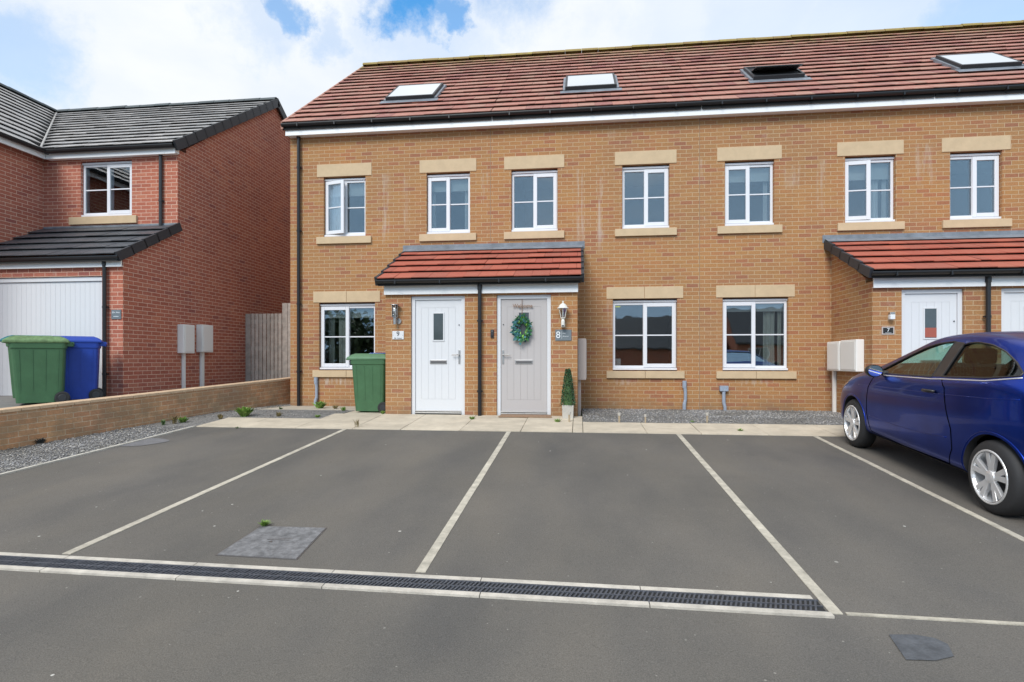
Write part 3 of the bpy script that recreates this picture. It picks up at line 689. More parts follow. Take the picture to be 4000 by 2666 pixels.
def door(parent, x0, x1, y, kind):
    """x0..x1 over the outer frame; kind white / greige"""
    fw = .065; zt = 2.062; m = 'white' if kind == 'white' else 'greige'
    mb = MB(); mb.box(x0, x0 + fw, y, y + .07, .0, zt); mb.box(x1 - fw, x1, y, y + .07, .0, zt); mb.box(x0 + fw, x1 - fw, y, y + .07, zt - fw, zt)
    a, b, c, d = x0 + fw + .004, x1 - fw - .004, .075, zt - fw - .004
    ys = y + .022
    s_ = MB(); w_ = b - a; bx = .105; p0, p1, q0, q1 = a + bx, b - bx, c + .20, d - .13
    gx0, gx1, gz0, gz1 = (a + b) / 2 - .085, (a + b) / 2 + .085, 1.30, 1.76
    gr = .0025
    mb2 = MB(); mb2.box(a, b, ys + .006, ys + .045, c, d)                # backing, seen in the grooves
    s_.box(a, p0 - gr, ys, ys + .0055, c, d); s_.box(p1 + gr, b, ys, ys + .0055, c, d); s_.box(p0 - gr, p1 + gr, ys, ys + .0055, c, q0 - gr); s_.box(p0 - gr, p1 + gr, ys, ys + .0055, q1 + gr, d)
    np_ = 5
    for i in range(np_):
        u0 = p0 + (p1 - p0) * i / np_ + (gr * .6 if i else 0); u1 = p0 + (p1 - p0) * (i + 1) / np_ - (gr * .6 if i < np_ - 1 else 0)
        s_.box(u0, u1, ys, ys + .0055, q0, q1)
    Dn = s_.build('door', m, parent, bevel=.0)
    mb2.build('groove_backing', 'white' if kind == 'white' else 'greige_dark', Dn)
    mb.build('door_frame', 'white', Dn, bevel=.004)
    gf = MB(); t_ = .022
    gf.box(gx0 - t_, gx0, ys - .012, ys - .0005, gz0 - t_, gz1 + t_); gf.box(gx1, gx1 + t_, ys - .012, ys - .0005, gz0 - t_, gz1 + t_); gf.box(gx0, gx1, ys - .012, ys - .0005, gz1, gz1 + t_); gf.box(gx0, gx1, ys - .012, ys - .0005, gz0 - t_, gz0)
    gf.build('glass_bead', m, Dn, bevel=.003)
    MB().box(gx0 + .001, gx1 - .001, ys - .005, ys - .001, gz0 + .001, gz1 - .001).build('pane', 'obscure', Dn)
    cx = (a + b) / 2
    lb = MB(); lb.box(cx - .15, cx + .15, ys - .012, ys - .0005, .885, .955); lb.build('letter_plate', 'steel', Dn, bevel=.004)
    MB().box(cx - .135, cx + .135, ys - .018, ys - .013, .900, .938).build('letter_flap', 'steel_dark', Dn, bevel=.002)
    hx = b - .035 if kind == 'white' else a + .035; sg = -1 if kind == 'white' else 1
    hb = MB(); hb.box(hx - .016, hx + .016, ys - .010, ys - .0005, .885, 1.125); hb.tube([(hx, ys - .008, 1.045), (hx, ys - .05, 1.045), (hx + sg * .03, ys - .055, 1.045), (hx + sg * .125, ys - .052, 1.04)], .010, 8)
    hb.build('handle', 'steel', Dn, bevel=.002)
    MB().lathe((hx + sg * .005, ys - .012, 1.56), [(.010, .0), (.010, .012)], 10, 'y').build('spy_hole', 'dark', Dn)
    MB().box(x0 + fw, x1 - fw, y - .02, y + .06, .022, .045).box(x0 + fw, x1 - fw, y - .012, y + .05, .055, .072).build('threshold', 'steel', Dn, bevel=.003)
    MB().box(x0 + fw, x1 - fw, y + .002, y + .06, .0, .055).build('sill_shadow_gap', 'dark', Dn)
    return Dn

def terrace_house(label, x0, x1, ups, gnd, porch, roofseed, skyl, left_end=False, right_end=False, name='terraced_house'):
    H = thing(name, label, 'house', ((x0 + x1) / 2, 0, 0), 'terraced houses in the row')
    ops = [(a, b, 3.47, 4.695) for a, b, *_ in ups] + [(a, b, .745, 2.125) for a, b, *_ in gnd]
    mb = MB(); wall_cells(mb, x0, x1, -.1, 5.62, ops, 0, .28)
    W = mb.build('wall', 'buff', H)
    # side / party walls, back wall and gable
    s = MB()
    if left_end:
        s.prism([(x0, .285, -.1), (x0, 8.4, -.1), (x0, 8.4, 5.6), (x0, 4.2, 9.02), (x0, .285, 5.6)], (.25, 0, 0))
    s.box(x0 + .25, x1, 8.1, 8.38, -.1, 5.6)
    if right_end: s.prism([(x1 - .25, .285, -.1), (x1 - .25, 8.1, -.1), (x1 - .25, 8.1, 5.6), (x1 - .25, 4.2, 9.02), (x1 - .25, .285, 5.6)], (.25, 0, 0))
    s.build('rear_wall', 'buff', H, fixn=True)
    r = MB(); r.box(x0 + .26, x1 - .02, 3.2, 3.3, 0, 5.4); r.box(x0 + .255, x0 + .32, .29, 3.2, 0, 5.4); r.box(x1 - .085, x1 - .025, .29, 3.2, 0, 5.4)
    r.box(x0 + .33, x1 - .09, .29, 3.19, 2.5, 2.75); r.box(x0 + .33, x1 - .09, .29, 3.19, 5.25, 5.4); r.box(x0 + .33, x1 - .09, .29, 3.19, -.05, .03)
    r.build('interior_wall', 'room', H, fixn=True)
    for u in ups:
        a, b, sash, kw = u
        window(H, a + .004, b - .004, 3.475, 4.69, .075, sash, **kw)
        lintel(H, a - .14, b + .13, 4.70, 4.955); lintel(H, a - .14, b + .13, 3.325, 3.465, name='sill', y0=-.045, y1=.07)
    for u in gnd:
        a, b, sash, kw = u
        window(H, a + .004, b - .004, .755, 2.12, .075, sash, **kw)
        lintel(H, a - .12, b + .11, 2.13, 2.355, True); lintel(H, a - .12, b + .13, .605, .74, True, 'sill', -.045, .07)
    # main roof
    xl = x0 - (.07 if left_end else 0); xr = x1 + (.07 if right_end else 0)
    T_ = tiles('roof', 'tile', H, (xl, EAVE_Y, EAVE_Z), (1, 0, 0), RB, SL - .05, .34, .33, lambda t: (0, xr - xl), .034, roofseed)
    u_ = MB(); u_.prism([(xl + .01, EAVE_Y + .03, EAVE_Z - .05), (xl + .01, RY, RZ - .03), (xl + .01, 8.6, EAVE_Z - .05), (xl + .01, 8.6, EAVE_Z - .11), (xl + .01, RY, RZ - .10), (xl + .01, EAVE_Y + .03, EAVE_Z - .12)], (xr - xl - .02, 0, 0)); u_.build('roof_underlay', 'underlay', T_, fixn=True)
    tiles('roof_rear', 'tile', T_, (xl, 8.62, EAVE_Z), (1, 0, 0), Vector((0, -RB.y, RB.z)), SL - .05, .68, .66, lambda t: (0, xr - xl), .034, roofseed + 9)
    ridge('ridge_tiles', 'mossridge', T_, (xl, RY, RZ + .01), (xr, RY, RZ + .01))
    fb = MB(); fb.box(x0 - (.0 if not left_end else .02), x1, -.165, -.14, 5.515, 5.70); fb.box(x0, x1, -.139, -.001, 5.525, 5.54)
    fb.build('fascia', 'fascia', H, bevel=.003)
    gutter('gutter', H, xl, xr, -.215, 5.735)
    for q in skyl: skylight(T_, *q)
    if left_end:
        vb = MB(); vb.prism([(xl - .02, EAVE_Y, EAVE_Z - .10), (xl - .02, RY, RZ - .08), (xl - .02, RY, RZ + .05), (xl - .02, EAVE_Y, EAVE_Z + .045)], (.05, 0, 0)); vb.build('verge', 'tile', T_, fixn=True)
    # porch half
    if porch:
        px0, px1, dx0, dx1, kind, side = porch
        yf = -1.47
        mb = MB(); wall_cells(mb, px0, px1, -.1, 2.2, [(dx0, dx1, -.1, 2.066)], yf, yf + .22)
        # cheek wall
        cx0, cx1 = (px0, px0 + .22) if side == 'L' else (px1 - .22, px1)
        mb.prism([(cx0, yf + .2205, -.1), (cx0, -.001, -.1), (cx0, -.001, 3.0), (cx0, yf + .2205, 2.28)], (cx1 - cx0, 0, 0))
        mb.build('porch_wall', 'buff', H, fixn=False)
        door(H, dx0 + .002, dx1 - .002, yf + .035, kind)
        ox0, ox1 = (px0 - .085, px1) if side == 'L' else (px0, px1 + .065)
        pe_y, pe_z, pr_y, pr_z = -1.66, 2.325, -.02, 3.125; sl = math.hypot(pr_y - pe_y, pr_z - pe_z); pb = Vector((0, pr_y - pe_y, pr_z - pe_z)).normalized()
        PT = tiles('porch_roof', 'tilered', H, (ox0, pe_y, pe_z), (1, 0, 0), pb, sl, .36, .30, lambda t: (0, ox1 - ox0), .036, roofseed + 4)
        u_ = MB(); u_.prism([(ox0 + .01, pe_y + .03, pe_z - .04), (ox0 + .01, -.005, pr_z - .02), (ox0 + .01, -.005, pr_z - .10), (ox0 + .01, pe_y + .03, pe_z - .10)], (ox1 - ox0 - .02, 0, 0)); u_.build('roof_underlay', 'underlay', PT, fixn=True)
        if side == 'L': vx = ox0 - .045
        else: vx = ox1 - .005
        vb = MB(); n_ = 5
        for i in range(n_):
            s0, s1 = sl * i / n_, sl * (i + 1) / n_ + .03
            a_, b_ = Vector((vx, pe_y, pe_z)) + pb * s0, Vector((vx, pe_y, pe_z)) + pb * s1; up = Vector((0, -pb.z, pb.y))
            vb.prism([a_ - up * .10, b_ - up * .12, b_ + up * .02, a_ + up * .055], (.05, 0, 0))
        vb.build('verge', 'verge', PT, fixn=True, bevel=.004)
        fb = MB(); fb.box(px0 - (.01 if side == 'L' else 0), px1 + (.01 if side == 'R' else 0), yf - .06, yf - .035, 2.088, 2.30); fb.box(px0, px1, yf - .034, yf - .001, 2.092, 2.105); fb.build('porch_fascia', 'fascia', H, bevel=.003)
        gutter('porch_gutter', H, ox0 - .02 if side == 'L' else ox0, ox1 + .02 if side == 'R' else ox1, -1.655, 2.325)
        fl = MB(); fl.box(ox0 - (.07 if side == 'L' else 0), ox1 + (.07 if side == 'R' else 0), -.010, -.002, 3.115, 3.255)
        A_ = (ox0 - (.03 if side == 'L' else 0)); B_ = ox1 + (.03 if side == 'R' else 0)
        a_ = Vector((A_, 0, pr_z + .025)); dn = -pb; up = Vector((0, -pb.z, pb.y))
        fl.prism([a_ + up * .03, a_ + dn * .17 + up * .030, a_ + dn * .17 + up * .037, a_ + up * .04], (B_ - A_, 0, 0))
        fl.build('flashing', 'lead', H, fixn=True, bevel=.002)
    return H
def pict(x0, x1, z0, z1, m='picture', y=.32, lean=.05):
    def f(W): MB().prism([(x0, y, z0), (x1, y, z0), (x1 - lean, y + .05, z1), (x0 - lean, y + .05, z1)], (0, .02, 0)).build('picture_frame', m, W, fixn=True)
    return f
def deco(W):
    mb = MB()
    for i, (a, zz) in enumerate([(1.28, 3.60), (1.33, 3.585), (1.62, 3.59)]):
        mb.tube([(a, .2, 3.53), (a + .01, .2, zz), (a + .03, .2, zz + .05)], .006, 6); mb.tube([(a + .05, .2, 3.53), (a + .02, .2, zz)], .006, 6)
    mb.build('window_ornament', 'net', W)
def deco3(W):
    mb = MB(); mb.tube([(-1.24, .2, 3.53), (-1.22, .2, 3.60), (-1.25, .2, 3.63)], .008, 6); mb.box(-1.20, -1.02, .19, .2, 3.53, 3.56); mb.build('window_ornament', 'net', W)
def stick(W): MB().box(.705, .80, .092, .0935, 1.975, 2.0).build('sticker', 'sticker', W); pict(.70, .82, .80, .98, 'net', .24, .0)(W)
YF0 = -1.47
H9 = terrace_house('buff brick end house numbered 9 with white door and green bin outside', -5.91, -1.675,
    [(-5.19, -4.30, 'L', dict(openang=-R(14), blind=.24, curtains=[(-5.12, -4.85, 'net', 4)])), (-3.03, -2.145, 'L', dict(blind=.22, curtains=[(-3.0, -2.9, 'net', 2), (-2.30, -2.18, 'net', 2)]))],
    [(-5.29, -4.10, 'L', dict(blind=.19, curtains=[(-5.2, -5.06, 'curtain_g', 2), (-4.98, -4.80, 'curtain', 2)], extra=pict(-4.98, -4.80, .80, 1.02)))],
    (-3.36, -1.675, -2.904, -1.949, 'white', 'L'), 11, [(-4.12, -3.06, .74, 1.62)], left_end=True)
H8 = terrace_house('buff brick house numbered 8 with greige door, wreath and one wide ground-floor window', -1.675, 2.27,
    [(-1.32, -.41, 'R', dict(blind=0, extra=deco3)), (.83, 1.715, 'R', dict(blind=0, extra=deco))],
    [(.65, 1.857, 'R', dict(blind=0, extra=stick))],
    (-1.675, -.022, -1.396, -.467, 'greige', 'R'), 12, [(-.28, .77, .74, 1.60)])
H7 = terrace_house('buff brick house numbered 7, its white door half hidden behind the parked blue car', 2.27, 6.28,
    [(2.73, 3.62, 'L', dict(blind=.24, curtains=[(3.50, 3.58, 'net', 2)])), (4.86, 5.73, 'L', dict(openang=-R(5), blind=.28, curtains=[(5.42, 5.56, 'net', 2), (5.62, 5.7, 'net', 2)]))],
    [(2.69, 3.87, 'L', dict(blind=.14, curtains=[(3.50, 3.72, 'curtain', 3), (3.76, 3.84, 'curtain', 1)]))],
    (4.62, 6.28, 5.05, 5.952, 'white', 'L'), 13, [(3.45, 4.42, .74, 1.45, True)])
H6 = terrace_house('buff brick house with the white door right of the second black porch downpipe', 6.28, 10.3,
    [(6.64, 7.50, 'R', dict(blind=0)), (8.7, 9.6, 'R', dict(blind=.2))],
    [(8.6, 9.8, 'R', dict(blind=.2))],
    (6.28, 7.96, 6.483, 7.41, 'white', 'R'), 14, [(7.22, 8.28, .70, 1.48)])
H5 = terrace_house('last house of the buff row, only its ridge showing at top right', 10.3, 14.4,
    [(10.8, 11.7, 'L', dict(blind=.2)), (12.8, 13.7, 'R', dict(blind=.2))], [(12.4, 13.6, 'L', dict(blind=.2))], None, 15, [], right_end=True)
MB().box(5.415, 5.585, YF0 + .045, YF0 + .0505, 1.31, 1.46).build('notice', mat('notice_red', (.38, .10, .07), .5), H7)
downpipe('downpipe', H9, -5.70, -.06, -.02, 5.62, clips=(.72, 2.1, 3.6, 4.9))
downpipe('porch_downpipe', H9, -1.675, -1.545, 0, 2.27, clips=(.42, 1.62))
downpipe('porch_downpipe', H7, 6.25, -1.545, 0, 2.27, clips=(.42, 1.62))
j = MB(); j.box(-1.737, -1.729, -.0015, .0, 3.27, 5.52).build('movement_joint', mat('joint_sealant', (.27, .20, .14), .8), H8)
j = MB(); j.box(2.266, 2.274, -.0015, .0, 0.0, 5.52).build('movement_joint', bpy.data.materials['joint_sealant'], H7)
# grey waste pipes on the wall
def waste(parent, x, z1, cap=False, foot=True):
    mb = MB()
    if cap: mb.box(x - .075, x + .075, -.085, -.002, z1 - .1, z1); mb.tube([(x, -.045, z1 - .1), (x, -.045, .16), (x + .02, -.055, .06), (x + .02, -.055, -.02)], [.032, .032, .03, .028], 10)
    else: mb.tube([(x, -.04, z1), (x, -.04, z1 - .13), (x + .005, -.04, z1 - .13), (x + .015, -.045, z1 - .2), (x + .015, -.045, .2), (x - .005, -.05, .12), (x - .005, -.05, -.02)], [.04, .04, .034, .03, .03, .034, .034], 10)
    mb.build('waste_pipe', 'greypipe', parent, smooth=False)
waste(H9, -5.335, .60); waste(H8, 1.985, .56); waste(H7, 2.70, .47, True)

# wall-mounted things -------------------------------------------------
YF = -1.47
def plaque(label, x, z, w_, h_, m, y=YF, bevel=.003, border=None):
    T = thing('house_number_plaque', label, 'plaque', (x, y, z), 'house number plaques')
    MB().box(x - w_ / 2, x + w_ / 2, y - .014, y - .001, z - h_ / 2, z + h_ / 2).build('plate', m, T, bevel=bevel)
    if border: MB().box(x - w_ / 2 - .018, x + w_ / 2 + .018, y - .010, y - .0012, z - h_ / 2 - .018, z + h_ / 2 + .018).build('border', border, T)
    return T
T = plaque('white plaque with a black 9 under the steel lamp', -3.13, 1.385, .205, .145, 'white')
text_mesh('numeral', '9', .115, 'mark_black', T, (-3.13, YF - .0155, 1.405)); text_mesh('street_name', 'Elm  Avenue', .026, 'mark_black', T, (-3.13, YF - .0155, 1.333))
MB().lathe((-3.215, YF - .016, 1.385), [(.005, 0), (.005, .002)], 8, 'y').lathe((-3.045, YF - .016, 1.385), [(.005, 0), (.005, .002)], 8, 'y').build('screw', 'steel_dark', T)
T = plaque('slate grey plaque with a white 8 under the white lantern', -.2585, 1.372, .27, .185, 'slate')
text_mesh('numeral', '8', .16, 'mark_white', T, (-.345, YF - .0155, 1.372)); text_mesh('street_name', 'Elm', .032, 'mark_white', T, (-.268, YF - .0155, 1.40), align='LEFT'); text_mesh('street_name', 'Avenue', .032, 'mark_white', T, (-.268, YF - .0155, 1.352), align='LEFT')
MB().box(-.288, -.285, YF - .0155, YF - .0142, 1.31, 1.435).build('divider', 'mark_white', T)
px7, pz7 = P(2040, 760, YF)
T = plaque('small black plaque with a white 7 right of the twin meter boxes', px7, pz7, .15, .09, 'mark_black', border='meter2')
text_mesh('numeral', '7', .085, 'mark_white', T, (px7, YF - .0155, pz7 + .005)); MB().box(px7 - .045, px7 + .045, YF - .0155, YF - .0142, pz7 - .038, pz7 - .034).build('underline', 'mark_white', T)
pxg, pzg = P(268, 723, -1.79)
T = plaque('dark square plaque with pale lettering beside the garage downpipe', pxg, pzg, .19, .17, 'slate', y=-1.79)
text_mesh('lettering', 'Elm Ave', .045, 'mark_white', T, (pxg, -1.79 - .0155, pzg + .035)); MB().box(pxg - .05, pxg + .05, -1.7915 - .014, -1.79 - .0142, pzg - .04, pzg - .032).build('underline', 'mark_white', T)

# steel cylinder lamp by door 9
lx = -3.165; y0 = YF - .085
T = thing('wall_lamp', 'steel cylinder lamp with a flat cap above the 9 plaque', 'wall lamp', (lx, YF, 1.58), 'outdoor wall lamps')
MB().lathe((lx, y0, 1.905), [(.082, 0), (.08, .006), (.03, .014)], 24).build('cap', 'steel', T, smooth=False)
MB().lathe((lx, y0, 1.70), [(.042, 0), (.042, .205)], 16).build('glass_shade', 'lampglass', T, smooth=True)
MB().lathe((lx, y0, 1.72), [(.012, 0), (.02, .02), (.028, .07), (.024, .11), (.012, .135)], 12).build('bulb', 'net', T, smooth=True)
cg = MB()
for a in range(4): t_ = a * math.pi / 2 + .6; cg.tube([(lx + .046 * math.cos(t_), y0 + .046 * math.sin(t_), 1.69), (lx + .046 * math.cos(t_), y0 + .046 * math.sin(t_), 1.905)], .004, 6)
cg.lathe((lx, y0, 1.69), [(.05, 0), (.05, .008)], 20); cg.build('cage', 'steel', T)
MB().lathe((lx, y0, 1.57), [(.026, 0), (.028, .003), (.028, .12)], 16).tube([(lx, y0, 1.63), (lx + .03, YF - .02, 1.63)], .014, 10).build('body', 'steel', T)
MB().lathe((lx + .045, YF - .022, 1.63), [(.048, 0), (.050, .004), (.050, .021)], 20, 'y').build('back_plate', 'steel', T)
# white lantern by door 8
lx = -.262; y0 = YF - .11
T = thing('wall_lamp', 'white coach lantern with tapered glass above the 8 plaque', 'wall lamp', (lx, YF, 1.5), 'outdoor wall lamps')
MB().lathe((lx, y0, 1.815), [(.098, -.004), (.098, .004), (.075, .018), (.060, .05), (.035, .075), (.014, .085), (.010, .10), (.016, .107), (.006, .125)], 12).build('roof', 'lampwhite', T)
pn = MB(); fr = MB()
for k in range(6):
    t_ = 2 * math.pi * (k + .5) / 6; t2 = 2 * math.pi * (k + 1.5) / 6
    a0 = (lx + .070 * math.cos(t_), y0 + .070 * math.sin(t_), 1.812); b0 = (lx + .036 * math.cos(t_), y0 + .036 * math.sin(t_), 1.655)
    a1 = (lx + .070 * math.cos(t2), y0 + .070 * math.sin(t2), 1.812); b1 = (lx + .036 * math.cos(t2), y0 + .036 * math.sin(t2), 1.655)
    pn.quad(b0, b1, a1, a0); fr.tube([a0, b0], .0055, 6); fr.tube([b0, b1], .005, 6)
pn.build('glass_shade', 'lampglass', T); fr.build('frame', 'lampwhite', T)
MB().lathe((lx, y0, 1.67), [(.012, 0), (.022, .03), (.02, .07), (.01, .09)], 10).build('bulb', 'net', T, smooth=True)
MB().lathe((lx, y0, 1.50), [(.022, .0), (.030, .008), (.032, .10), (.022, .13), (.040, .155)], 12).box(lx - .03, lx + .03, y0 + .01, YF - .001, 1.50, 1.60).build('stem', 'lampwhite', T, bevel=.004)
MB().box(lx - .02, lx + .02, y0 - .037, y0 - .03, 1.515, 1.53).build('motion_sensor', 'dark', T)
# small lamp by door 7
ax, az = P(2044, 727, YF)
T = thing('wall_lamp', 'small square block lamp above the 7 plaque', 'wall lamp', (ax, YF, az), 'outdoor wall lamps')
MB().box(ax - .035, ax + .035, YF - .10, YF - .03, az - .055, az + .02).build('shade', 'net', T, bevel=.006); MB().box(ax - .02, ax + .05, YF - .06, YF - .001, az + .025, az + .06).build('back_plate', 'steel', T, bevel=.004)
# doorbell
T = tag(MB().box(-1.497, -1.443, YF - .028, YF - .001, 1.333, 1.472).build('doorbell', 'dark', bevel=.006), 'small black doorbell camera on the brick left of the greige door', 'doorbell')
MB().lathe((-1.47, YF - .032, 1.365), [(.017, 0), (.017, .004)], 16, 'y').build('button', 'black', T); MB().lathe((-1.47, YF - .031, 1.445), [(.010, 0), (.010, .003)], 12, 'y').build('camera_lens', 'chrome', T)
# meter boxes
def meter_x(label, x, y0, y1, z0, z1, face, m, pipes, name='meter_box'):
    """on a wall plane X=x, projecting along face (+1/-1)"""
    T = thing(name, label, 'meter box', (x, (y0 + y1) / 2, z0), 'utility meter boxes'); d = .15 if face > 0 else -.13
    xs = sorted((x + face * .002, x + d)); MB().box(xs[0], xs[1], y0, y1, z0, z1).build('cabinet', m, T, bevel=.012)
    xf = x + d; xs = sorted((xf, xf + face * .008)); MB().box(xs[0], xs[1], y0 + .03, y1 - .03, z0 + .03, z1 - .03).build('cabinet_door', m, T, bevel=.004)
    for py, pr in pipes: MB().box(*sorted((x + face * .005, x + face * .06)), py - pr, py + pr, -.05, z0).build('cable_cover', m, T, bevel=.006)
    return T
meter_x('cream meter box on the red gable wall, nearer the garage, with one pipe', -8.12, -.42, -.09, 1.09, 1.68, 1, 'meter', [(-.27, .03)])
meter_x('cream meter box on the red gable wall, nearer the timber fence, on a thick pipe', -8.12, .15, .51, 1.12, 1.71, 1, 'meter', [(.30, .045)])
meter_x('beige meter box seen edge on at the right side of porch 8', -.022, -1.05, -.60, .60, 1.33, 1, 'meter2', [(-.95, .03)])
meter_x('cream meter box on the porch 7 side wall, closer to the house wall', 4.62, -.62, -.13, .76, 1.28, -1, 'meter', [(-.2, .03)])
meter_x('cream meter box on the porch 7 side wall, closer to the plaque with 7', 4.62, -1.22, -.66, .76, 1.29, -1, 'meter', [])
# things on the greige door
dx_ = (-1.396 - .467) / 2; dyy = YF + .045
T = thing('wreath', 'wreath of teal eucalyptus and green leaves hanging on the greige door', 'wreath', (dx_ - .03, dyy, 1.46))
wc = Vector((dx_ - .03, dyy - .04, 1.485)); rr = .118
MB().tube([wc + Vector((rr * .88 * math.cos(a), 0, rr * 1.2 * math.sin(a))) for a in [i * math.pi / 12 for i in range(25)]], .022, 8, False).build('ring', 'twig', T)
rnd = random.Random(2)
def leaf(mb, c, d, l, w_, up):
    d = d.normalized(); s_ = d.cross(up).normalized() * w_; mb.add([c, c + d * l * .5 + s_, c + d * l, c + d * l * .5 - s_], [(0, 1, 2, 3)])
lt, lg, ll = MB(), MB(), MB()
for i in range(420):
    a = rnd.uniform(0, 2 * math.pi); r_ = rr + rnd.gauss(0, .026); c_ = wc + Vector((r_ * .88 * math.cos(a), rnd.uniform(-.05, .02), r_ * 1.25 * math.sin(a)))
    d_ = Vector((math.cos(a + rnd.uniform(-1.2, 1.2)), rnd.uniform(-.8, .1), math.sin(a + rnd.uniform(-1.2, 1.2))))
    tgt = lt if (rnd.random() < .2 or (math.cos(a) < -.5 and rnd.random() < .4)) else (ll if rnd.random() < .15 else lg)
    big = tgt is lt
    leaf(tgt, c_, d_, rnd.uniform(.045, .075) if big else rnd.uniform(.04, .07), rnd.uniform(.02, .03) if big else rnd.uniform(.007, .014), Vector((rnd.uniform(-.4, .4), -1, rnd.uniform(-.4, .4))))
lt.build('teal_leaves', 'leafteal', T); lg.build('green_leaves', 'leafgreen', T); ll.build('lime_leaves', 'leaflime', T)
MB().box(dx_ - .035, dx_ - .025, dyy - .012, dyy - .010, 1.60, 1.995).build('ribbon', 'wood_sign', T)
T = tag(text_mesh('welcome_sign', 'Welcome', .085, 'wood_sign', None, (dx_ - .02, dyy - .020, 1.875), ext=.003, bold=.0015), 'small brown cut-out sign reading Welcome above the wreath', 'sign')
# doormat
T = tag(MB().prism([(-1.33, -1.72, zg(-1.72) + .018), (-.44, -1.72, zg(-1.72) + .018), (-.47, -1.50, zg(-1.5) + .018), (-1.30, -1.50, zg(-1.5) + .018)], (0, 0, .016)).build('doormat', 'mat', fixn=True), 'brown coir doormat on the paving below the greige door', 'doormat')
# topiary
tx, ty = -.30, -1.66
tx = P(1305, 940, -1.66)[0]
T = thing('topiary_planter', 'clipped cone of box in a pale square planter beside the greige door', 'potted plant', (tx, ty, 0))
MB().add([(tx - .088, ty - .088, -.015), (tx + .088, ty - .088, -.015), (tx + .088, ty + .088, -.015), (tx - .088, ty + .088, -.015), (tx - .095, ty - .095, .21), (tx + .095, ty - .095, .21), (tx + .095, ty + .095, .21), (tx - .095, ty + .095, .21)], [(0, 3, 2, 1), (4, 5, 6, 7), (0, 1, 5, 4), (1, 2, 6, 5), (2, 3, 7, 6), (3, 0, 4, 7)]).build('planter', 'planter', T, bevel=.006)
cr = MB(); core = MB(); core.lathe((tx, ty, .20), [(.075, 0), (.07, .2), (.045, .4), (.012, .56)], 10)
for i in range(2600):
    h = rnd.random() ** .9; rad = .088 * (1 - h) ** .75 + .026; a = rnd.uniform(0, 6.283); rr_ = rad * rnd.uniform(.78, 1.06)
    c_ = Vector((tx + rr_ * math.cos(a), ty + rr_ * math.sin(a), .20 + h * .60)); leaf(cr, c_, Vector((math.cos(a) + rnd.gauss(0, .6), math.sin(a) + rnd.gauss(0, .6), rnd.gauss(.2, .7))), rnd.uniform(.014, .026), rnd.uniform(.006, .010), Vector((rnd.gauss(0, 1), rnd.gauss(0, 1), rnd.gauss(0, 1))))
cr.build('crown', 'box', T); core.build('trunk', 'weed3', T)
# stakes
proto = None
for i, (sx_, sy_, lab) in enumerate([(1308, 972, 'pale stake light standing in front of the topiary planter'), (1423, 973, 'brown stake light in the gravel nearest porch 8'), (1483, 974, 'thin stake light in the gravel, the middle one of three'), (1625, 973, 'brown stake light in the gravel below the pipe with a square hopper')]):
    X, Y = G(sx_, sy_)
    if proto is None:
        T = proto = thing('stake_light', lab, 'stake light', (X, Y, zg(Y)), 'small stake lights in the gravel')
        MB().tube([(X, Y, zg(Y) - .03), (X, Y, zg(Y) + .13)], [.012, .016], 8).build('stake', 'stake', T); MB().tube([(X, Y, zg(Y) + .13), (X, Y, zg(Y) + .175)], [.023, .025], 10).build('lamp_head', 'planter', T)
    else:
        T = dup(proto, Matrix.Translation((X, Y, zg(Y) - .01))); T['label'] = lab
        if i == 2: T.scale = (.8, .8, .9)

# ================================================================ LOW BOUNDARY WALL
d = (WL1 - WL0); Lw = d.length; ang = math.atan2(d.y, d.x)
zt0, zt1 = .61, .167; zb0 = -.1; 
LW = thing('boundary_wall', 'low weathered buff brick wall sloping down between the gravel strip and the next drive', 'wall', (WL0.x, WL0.y, 0), rz=ang)
tilt = math.atan2(zt1 - zt0, Lw)
def lwp(u, v, w_): return (u, v, w_ )
mb = MB(); mb.prism([(0, 0, -1.0), (Lw, 0, -1.0), (Lw, 0, -.045), (0, 0, -.045)], (0, -.215, 0))
# wall mesh is laid out level and tilted as a whole so that its courses follow the slope
def put(o, parent):
    o.parent = parent; o.location = (0, 0, zt0); o.rotation_euler = (0, -tilt, 0)
put(mb.build('wall', 'lowwall', fixn=True), LW)
mb = MB(); k = 0
while k < Lw - .05: mb.box(k + .002, min(k + .213, Lw), -.225, .012, -.044, 0); k += .215
o = mb.build('coping', 'coping', fixn=True, bevel=.006); put(o, LW)

# neighbour's drive, raised behind the wall
def zl(y): return .35 + .033 * y
mb = MB(); rows = []
for y in (-12, -7.75, -5, -3, -1.8, 1.2, 9): rows.append([(-30, y, zl(y)), (wl(y) - .1 if y <= 1.2 else -6.0, y, zl(y))])
mb.grid(rows); struct(mb.build('driveway', mat('driveway_concrete', (.22, .21, .20), .9, bump=.4, bscale=60, var=.15, vscale=3), fixn=True))

# timber fence between the houses
FY = 1.93
T = thing('timber_fence', 'grey weathered vertical board fence between the red and buff houses', 'fence', (-7, FY, 0))
mb = MB(); x = -8.11; i = 0
xt = P(643, 700, FY)[0]
while x < -5.93:
    w_ = .098 if i else .15; tall = x >= xt - .02
    if tall: w_ = .14
    zt = 2.34 if tall else 2.085
    mb.box(x + .003, min(x + w_, -5.925) - (.003 if tall else .012), FY - random.uniform(.0, .006), FY + .018, .05, zt + random.uniform(-.006, .004)); x += w_ + .002; i += 1
mb.build('boards', 'timber', T, bevel=.003)
mb = MB()
for z in (.6, 1.2, 1.85): mb.box(-8.1, -5.93, FY + .02, FY + .06, z, z + .09)
mb.build('rail', 'timber', T)
MB().box(xt + .26, xt + .33, FY + .065, FY + .14, .05, 2.3).build('post', 'timber', T)

